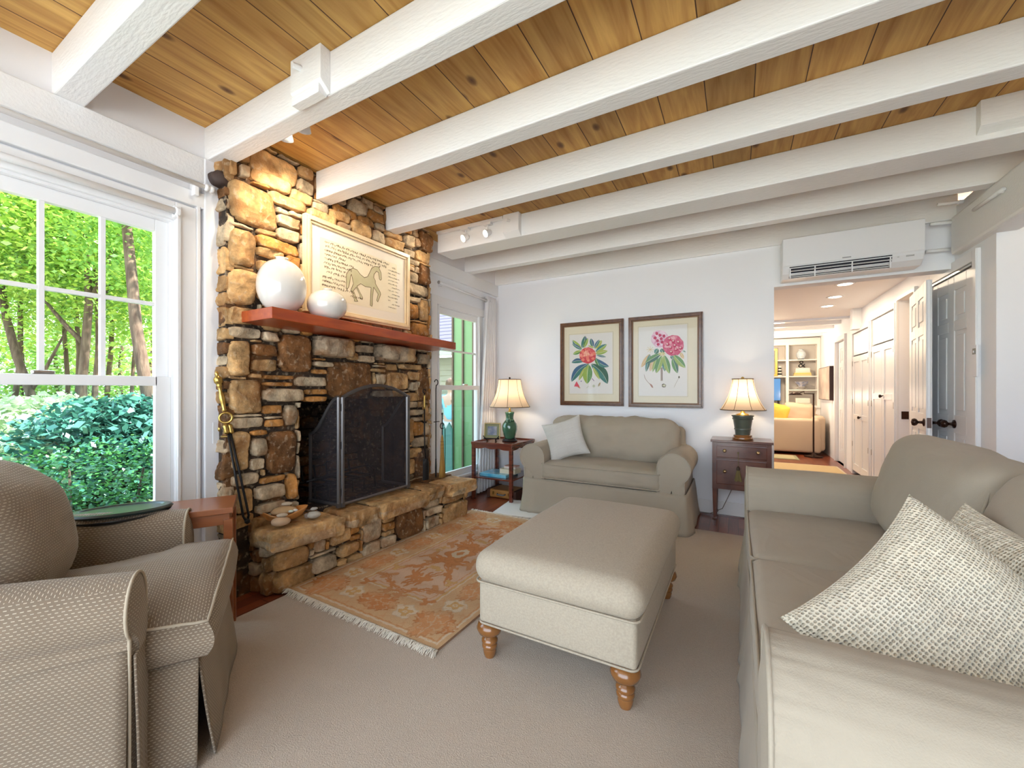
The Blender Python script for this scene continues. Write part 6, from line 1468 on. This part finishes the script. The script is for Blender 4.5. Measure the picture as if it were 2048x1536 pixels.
def tree(label, u, D, r, h, lean, clouds, mat, seed, name='tree', group='trees in the woods outside the window', forks=()):
    rs = random.Random(seed); x, y = at(u, D); t = T(name, label, 'tree', (x, y, -.35), group=group); m = MB()
    pts = [(lean * 1. * (k / 8) ** 1.3 * .82 + .06 * math.sin(k + seed), lean * .5 * (k / 8) + .05 * math.cos(k * 1.3 + seed), h * k / 8) for k in range(9)]
    m.tube(pts, [r * (1.25 if k == 0 else 1) * (1 - .065 * k) for k in range(9)], 10)
    for (zf, dx, dy, dz, rr) in forks:
        p = Vector(pts[int(zf * 8)]); m.tube([p, p + Vector((dx * .4, dy * .4, dz * .35)), p + Vector((dx, dy, dz))], [rr, rr * .8, rr * .4], 7)
    m.build('trunk', bark, t, smooth=True, uv=False)
    c = MB()
    for (dx, dy, dz, ra, rb, rc, n, sz) in clouds: leafcloud(c, n, (dx, dy, dz), (ra, rb, rc), sz, rs, .2)
    c.build('crown', mat, t, uv=False); return t
big = lambda n, z0, s=.10: [(0, 0, z0, 2.4, 2.4, 1.6, int(n * 1.7), s), (-.6, 1.2, z0 + 1.6, 2.2, 2.2, 1.3, int(n * .7), s), (1., -.8, z0 + .4, 1.8, 1.8, 1.0, int(n * .8), s)]
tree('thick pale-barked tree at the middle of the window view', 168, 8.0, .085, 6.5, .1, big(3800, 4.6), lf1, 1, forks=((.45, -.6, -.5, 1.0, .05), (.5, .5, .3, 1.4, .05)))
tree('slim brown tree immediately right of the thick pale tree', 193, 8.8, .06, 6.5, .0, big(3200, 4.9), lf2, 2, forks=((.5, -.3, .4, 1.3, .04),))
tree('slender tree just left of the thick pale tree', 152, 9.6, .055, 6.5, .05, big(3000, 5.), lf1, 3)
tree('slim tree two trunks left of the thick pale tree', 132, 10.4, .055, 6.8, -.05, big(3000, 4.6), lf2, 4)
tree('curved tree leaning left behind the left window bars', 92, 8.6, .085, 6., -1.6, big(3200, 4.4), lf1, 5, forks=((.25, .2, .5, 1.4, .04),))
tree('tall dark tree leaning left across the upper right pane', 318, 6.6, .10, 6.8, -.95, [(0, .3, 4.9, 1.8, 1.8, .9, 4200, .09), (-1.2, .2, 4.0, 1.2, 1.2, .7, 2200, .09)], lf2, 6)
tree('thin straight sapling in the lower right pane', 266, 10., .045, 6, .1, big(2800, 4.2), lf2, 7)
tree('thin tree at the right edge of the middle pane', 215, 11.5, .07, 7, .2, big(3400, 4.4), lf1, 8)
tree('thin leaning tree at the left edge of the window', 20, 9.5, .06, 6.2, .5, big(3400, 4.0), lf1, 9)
for i, (u, D) in enumerate(((-60, 13), (40, 14), (110, 15), (175, 15.5), (240, 14.5), (300, 14), (350, 12.5), (70, 19), (150, 20), (230, 20), (310, 19))):
    far = D > 16
    tree('tree in the wall of bright foliage far behind the trunks', u, D, .08, 5, .1, [(0, 0, 2.2 + (.6 if far else 0), 2.2, 2.2, 1.9, 1500, .18), (.5, .5, 4.6 + (1.2 if far else 0), 2.4, 2.4, 1.8, 800, .18)], (lf1, lf2, lf5)[i % 3], 20 + i, 'distant_tree', 'distant trees behind the trunks')
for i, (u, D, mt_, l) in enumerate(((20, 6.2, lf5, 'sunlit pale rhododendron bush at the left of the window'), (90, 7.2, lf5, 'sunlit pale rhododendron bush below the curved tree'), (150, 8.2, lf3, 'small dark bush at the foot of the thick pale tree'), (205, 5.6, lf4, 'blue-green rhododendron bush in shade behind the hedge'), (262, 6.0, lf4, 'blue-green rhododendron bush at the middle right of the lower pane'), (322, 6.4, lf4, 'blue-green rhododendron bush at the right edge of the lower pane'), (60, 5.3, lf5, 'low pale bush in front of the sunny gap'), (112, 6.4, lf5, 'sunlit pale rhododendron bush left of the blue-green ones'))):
    rs = random.Random(60 + i); x, y = at(u, D); t = T('rhododendron_bush', l, 'bush', (x, y, -.35), group='rhododendrons outside the window'); c = MB(); H = 1.45 if D > 5.5 else .95
    leafcloud(c, 3600, (0, 0, H * .5), (.95, .95, H * .52), .12, rs, .55, down=.3); c.build('foliage', mt_, t, uv=False)
    m = MB()
    for k in range(5): a = k * 1.26; m.tube([(0, 0, 0), (.3 * math.cos(a), .3 * math.sin(a), .5), (.5 * math.cos(a), .5 * math.sin(a), .9)], [.03, .02, .01], 5)
    m.build('stem', bark, t, uv=False)
rs = random.Random(77)
t = T('clipped_hedge', 'dense green clipped hedge just outside the big left window', 'hedge', (-4.55, .9, -.35)); c = MB()
for _ in range(26000):
    x, y, z = rs.uniform(-.55, .55), rs.uniform(-2.6, 2.3), rs.uniform(.05, 1.08 + .05 * math.sin(_))
    if abs(x) < .38 and z < .9 and rs.random() < .75: x = math.copysign(rs.uniform(.38, .55), x + .25)
    s = rs.uniform(.02, .045); a = rs.uniform(0, 6.28); b = rs.gauss(.2, .5); u = Vector((math.cos(a) * math.cos(b), math.sin(a) * math.cos(b), math.sin(b))) * s; v = Vector((-math.sin(a), math.cos(a), rs.uniform(-.5, .5))) * s * .45; k = len(c.v); P = Vector((x, y, z + .03 * noise.noise(Vector((x * 3, y * 3, 0)))))
    c.v += [tuple(P), tuple(P + u * .5 + v), tuple(P + u), tuple(P + u * .5 - v)]; c.f.append((k, k + 1, k + 2, k + 3)); c.m.append(0)
c.build('foliage', leafmat('hedge_leaf', (.02, .11, .025), (.10, .30, .06), .3), t, uv=False)
m = MB()
for k in range(20): y = -2.5 + k * .25; m.tube([(rs.uniform(-.2, .2), y, 0), (rs.uniform(-.3, .3), y + rs.uniform(-.1, .1), .9)], [.02, .008], 5)
m.build('stem', bark, t, uv=False)
# house seen through the corner window
gw = M('green_board', (.19, .32, .14), .7); bt_ = plain('brown_batten', (.13, .08, .05)); 
t = T('board_and_batten_wall', 'green board-and-batten house wall outside the corner window', 'building', (-3.3, 5.05, -.35)); MB().box(-.53, .46, 0, .12, 0, 4.2).build('wall', gw, t)
m = MB()
for k in range(6): x = -.53 + .19 * k; m.box(x - .012, x + .012, -.03, 0, 0, 4.2)
m.build('batten', bt_, t)
struct(MB().box(-2.85, -2.66, 4.5, 5.1, -.3, 3).build('wall_outside_corner', gw))
t = T('neighbour_house', 'neighbouring house with lavender shingle roof and pale siding outside the corner window', 'building', (-7.4, 9.0, -.35))
sid = M('pale_siding', (.26, .25, .21), .8); m = MB(); m.box(-2.6, 1.4, 0, 3, 0, 2.45)
for k in range(16): m.prism([(-.03, .15 * k), (0, .15 * k), (0, .15 * k + .15), (-.012, .15 * k + .15)], -2.6, 1.4, 'x')
m.build('wall', sid, t)
m = MB(); P = []
for k in range(14): z = 2.62 + .16 * k * .8; y = -.35 + .16 * k; m.prism([(y, z), (y + .02, z + .02), (y + .2, z + .15), (y + .2, z + .13)], -3, 1.8, 'x')
m.add([(-3, -.3, 2.6), (1.8, -.3, 2.6), (1.8, 2.2, 4.5), (-3, 2.2, 4.5)], [(0, 1, 2, 3)]); m.build('roof', plain('lavender_shingle', (.09, .085, .13), .9), t)
m = MB(); m.box(-3, 1.8, -.42, -.30, 2.48, 2.60); m.build('gutter', plain('sage_gutter', (.36, .46, .34)), t)
for i, x in enumerate((-3.83, -3.70, -3.57)):
    m = MB(); m.prism([(x - .055, 0), (x + .055, 0), (x + .055, 1.0), (x, 1.09), (x - .055, 1.0)], 4.6, 4.625, 'y')
    m.v = [(a, b, c - .35) for a, b, c in m.v]
    tag(m.build('fence_picket', plain('teal_fence', (.09, .20, .17)), None), ['leftmost', 'middle', 'right'][i] + ' teal pointed fence picket outside the corner window', 'fence', 'pickets outside the corner window')
# person standing outside, seen through the corner window
def person():
    t = T('person', 'person in a light blue shirt standing outside the corner window', 'person', (-4.62, 6.02, -.35), R(20))
    J = {'pel': (0, 0, .95), 'sp': (0, 0, 1.15), 'ch': (0, .0, 1.36), 'nk': (0, 0, 1.50), 'hd': (0, -.02, 1.62), 'ht': (0, -.01, 1.72), 'sl': (.17, 0, 1.42), 'el': (.23, .02, 1.16), 'wl': (.16, -.16, 1.22), 'hl': (.10, -.20, 1.33), 'sr': (-.17, 0, 1.42), 'er': (-.24, .03, 1.14), 'wr': (-.22, -.06, .92), 'hr': (-.21, -.09, .84), 'pl': (.09, 0, .90), 'kl': (.10, -.02, .5), 'al': (.10, .02, .08), 'tl': (.11, -.14, .03), 'pr': (-.09, 0, .90), 'kr': (-.10, -.02, .5), 'ar': (-.10, .02, .08), 'tr': (-.11, -.14, .03)}
    Rr = {'pel': .14, 'sp': .12, 'ch': .14, 'nk': .055, 'hd': .09, 'ht': .075, 'sl': .06, 'el': .04, 'wl': .028, 'hl': .035, 'sr': .06, 'er': .04, 'wr': .028, 'hr': .035, 'pl': .085, 'kl': .055, 'al': .04, 'tl': .035, 'pr': .085, 'kr': .055, 'ar': .04, 'tr': .035}
    E_ = [('pel', 'sp'), ('sp', 'ch'), ('ch', 'nk'), ('nk', 'hd'), ('hd', 'ht'), ('ch', 'sl'), ('sl', 'el'), ('el', 'wl'), ('wl', 'hl'), ('ch', 'sr'), ('sr', 'er'), ('er', 'wr'), ('wr', 'hr'), ('pel', 'pl'), ('pl', 'kl'), ('kl', 'al'), ('al', 'tl'), ('pel', 'pr'), ('pr', 'kr'), ('kr', 'ar'), ('ar', 'tr')]
    def skin(name, js, es, mat, grow=0):
        ks = list(js); me = bpy.data.meshes.new(name); me.from_pydata([J[k] for k in ks], [(ks.index(a), ks.index(b)) for a, b in es], []); me.materials.append(mat)
        o = bpy.data.objects.new(name, me); COL.objects.link(o); o.parent = t; sk = o.modifiers.new('skin', 'SKIN'); sk.use_smooth_shade = True
        for i, k in enumerate(ks): me.skin_vertices[0].data[i].radius = (Rr[k] + grow, Rr[k] * .8 + grow)
        me.skin_vertices[0].data[0].use_root = True; o.modifiers.new('sub', 'SUBSURF').levels = 2; o.modifiers['sub'].render_levels = 2; return o
    sk = plain('skin', (.55, .32, .24), .6); b = skin('body', J.keys(), E_, sk)
    sh = ('ch', 'sp', 'pel', 'sl', 'el', 'sr', 'er'); J2 = dict(J)
    skin('shirt', sh, [e for e in E_ if e[0] in sh and e[1] in sh] , plain('blue_shirt', (.22, .48, .66)), .014)
    tr = ('pel', 'pl', 'kl', 'al', 'pr', 'kr', 'ar'); skin('trousers', tr, [e for e in E_ if e[0] in tr and e[1] in tr], plain('grey_trousers', (.4, .4, .42)), .013)
    m = MB(); m.rbox((0, .01, 1.68), (.19, .21, .18), .085, n=5, wr=.01, wsc=20); m.build('hair', plain('brown_hair', (.10, .06, .04)), t, smooth=True)
    m = MB(); m.lathe([(.0, .0), (.018, .01), (.001, .04)], (0, -.115, 1.60), 8, ax=RX(R(10))); m.build('nose', sk, t, smooth=True)
    m = MB()
    for x in (-.032, .032): m.lathe([(.009 * math.sin(PI * k / 6), -.009 * math.cos(PI * k / 6)) for k in range(7)], (x, -.098, 1.635), 8)
    m.box(-.02, .02, -.102, -.095, 1.565, 1.572); m.build('eyes_and_mouth', plain('face_dark', (.06, .03, .03)), t)
    for sgn, k in ((1, 'hl'), (-1, 'hr')):
        for f in range(5): 
            m = MB(); p = Vector(J[k]); a = -.5 + f * .25; d = Vector((math.sin(a) * .5, -.4, .9 if k == 'hl' else -.9)); q = p + Vector(((f - 2) * .012, -.01, 0)); m.tube([q, q + d * (.04 if f else .025), q + d * (.07 if f else .045) + Vector((0, -.012, 0))], [.009, .008, .006], 6); m.build('finger', sk, t, smooth=True)
person()

# ------------------------------------------------------------------ light
def lamp(nm, kind, loc, e, col, size=.1, d=None, **k):
    l = bpy.data.lights.new(nm, kind); l.energy = e; l.color = col
    if kind == 'AREA': l.size = size; l.shape = 'DISK' if 'sy' not in k else 'RECTANGLE'
    if 'sy' in k: l.size_y = k['sy']
    if kind in ('POINT', 'SPOT'): l.shadow_soft_size = size
    if kind == 'SPOT': l.spot_size = R(k.get('cone', 60)); l.spot_blend = k.get('blend', .7)
    o = bpy.data.objects.new(nm, l); COL.objects.link(o); o.location = loc
    if d is not None: o.rotation_euler = Vector(d).to_track_quat('-Z', 'Y').to_euler()
    return o
sun = lamp('sun', 'SUN', (0, 0, 20), 15.0, (1, .95, .86), d=(-.55, -.42, -.80)); sun.data.angle = R(1.2)
warm = (1, .80, .56)
for p in lamp_pts: lamp('lamp_bulb_light', 'POINT', p, 6, warm, .035)
for i, (p, d) in enumerate(track_heads): lamp('track_bulb_light', 'SPOT', p, 15 if i > 1 else 7, (1, .84, .62), .03, d, cone=95, blend=.8)
for x, y in ((.97, 5.378), (1.0, 6.06), (1.02, 6.675)): lamp('recessed_bulb_light', 'AREA', (x, y, HZ - .012), 3.6, (1, .82, .60), .12, (0, 0, -1))
lamp('den_point_light', 'POINT', (.6, 9.2, 2.0), 22, (1, .80, .55), .12)  # point light without a modelled fixture, brightens the den
lamp('pharmacy_bulb_light', 'POINT', (.91, 8.97, 1.09), 5, warm, .02)
lamp('den_fill_light', 'AREA', (-1.5, 8.6, 1.5), 12, (1, .93, .85), 1.4, (1, 0, 0), sy=1.4)  # added area light with no window behind it, fills the den
lamp('side_room_light', 'POINT', (2.3, 3.0, 2.45), 4.5, (1, .80, .55), .08)
w = bpy.data.worlds.new('sky'); bpy.context.scene.world = w; w.use_nodes = True; nt = w.node_tree; bg = nt.nodes['Background']
tc = _n(nt, 'ShaderNodeTexCoord'); sp = _n(nt, 'ShaderNodeSeparateXYZ'); nt.links.new(tc.outputs['Generated'], sp.inputs[0])
cr = _n(nt, 'ShaderNodeValToRGB'); cr.color_ramp.elements[0].position = .48; cr.color_ramp.elements[0].color = (.78, .88, .98, 1); cr.color_ramp.elements[1].position = 1; cr.color_ramp.elements[1].color = (.62, .80, 1, 1)
mr = _n(nt, 'ShaderNodeMapRange'); mr.inputs[1].default_value = -1; nt.links.new(sp.outputs[2], mr.inputs[0]); nt.links.new(mr.outputs[0], cr.inputs[0]); nt.links.new(cr.outputs[0], bg.inputs[0])
bg.inputs[1].default_value = 3.0

# ------------------------------------------------------------------ camera and view
cam = bpy.data.cameras.new('camera'); cam.sensor_width = 36; cam.lens = 36 * 816 / 2048; cam.shift_y = 12 / 2048; cam.clip_start = .02; cam.clip_end = 200
co = bpy.data.objects.new('camera', cam); COL.objects.link(co); co.location = (0, 0, 1.2); co.rotation_euler = (R(90), 0, R(29))
sc_ = bpy.context.scene; sc_.camera = co
sc_.view_settings.view_transform = 'Standard'; sc_.view_settings.look = 'None'; sc_.view_settings.gamma = 1; sc_.view_settings.use_curve_mapping = False
sc_.view_settings.exposure = 0.98
sc_.cycles.max_bounces = 12; sc_.cycles.transparent_max_bounces = 24; sc_.cycles.diffuse_bounces = 6; sc_.cycles.sample_clamp_indirect = 8
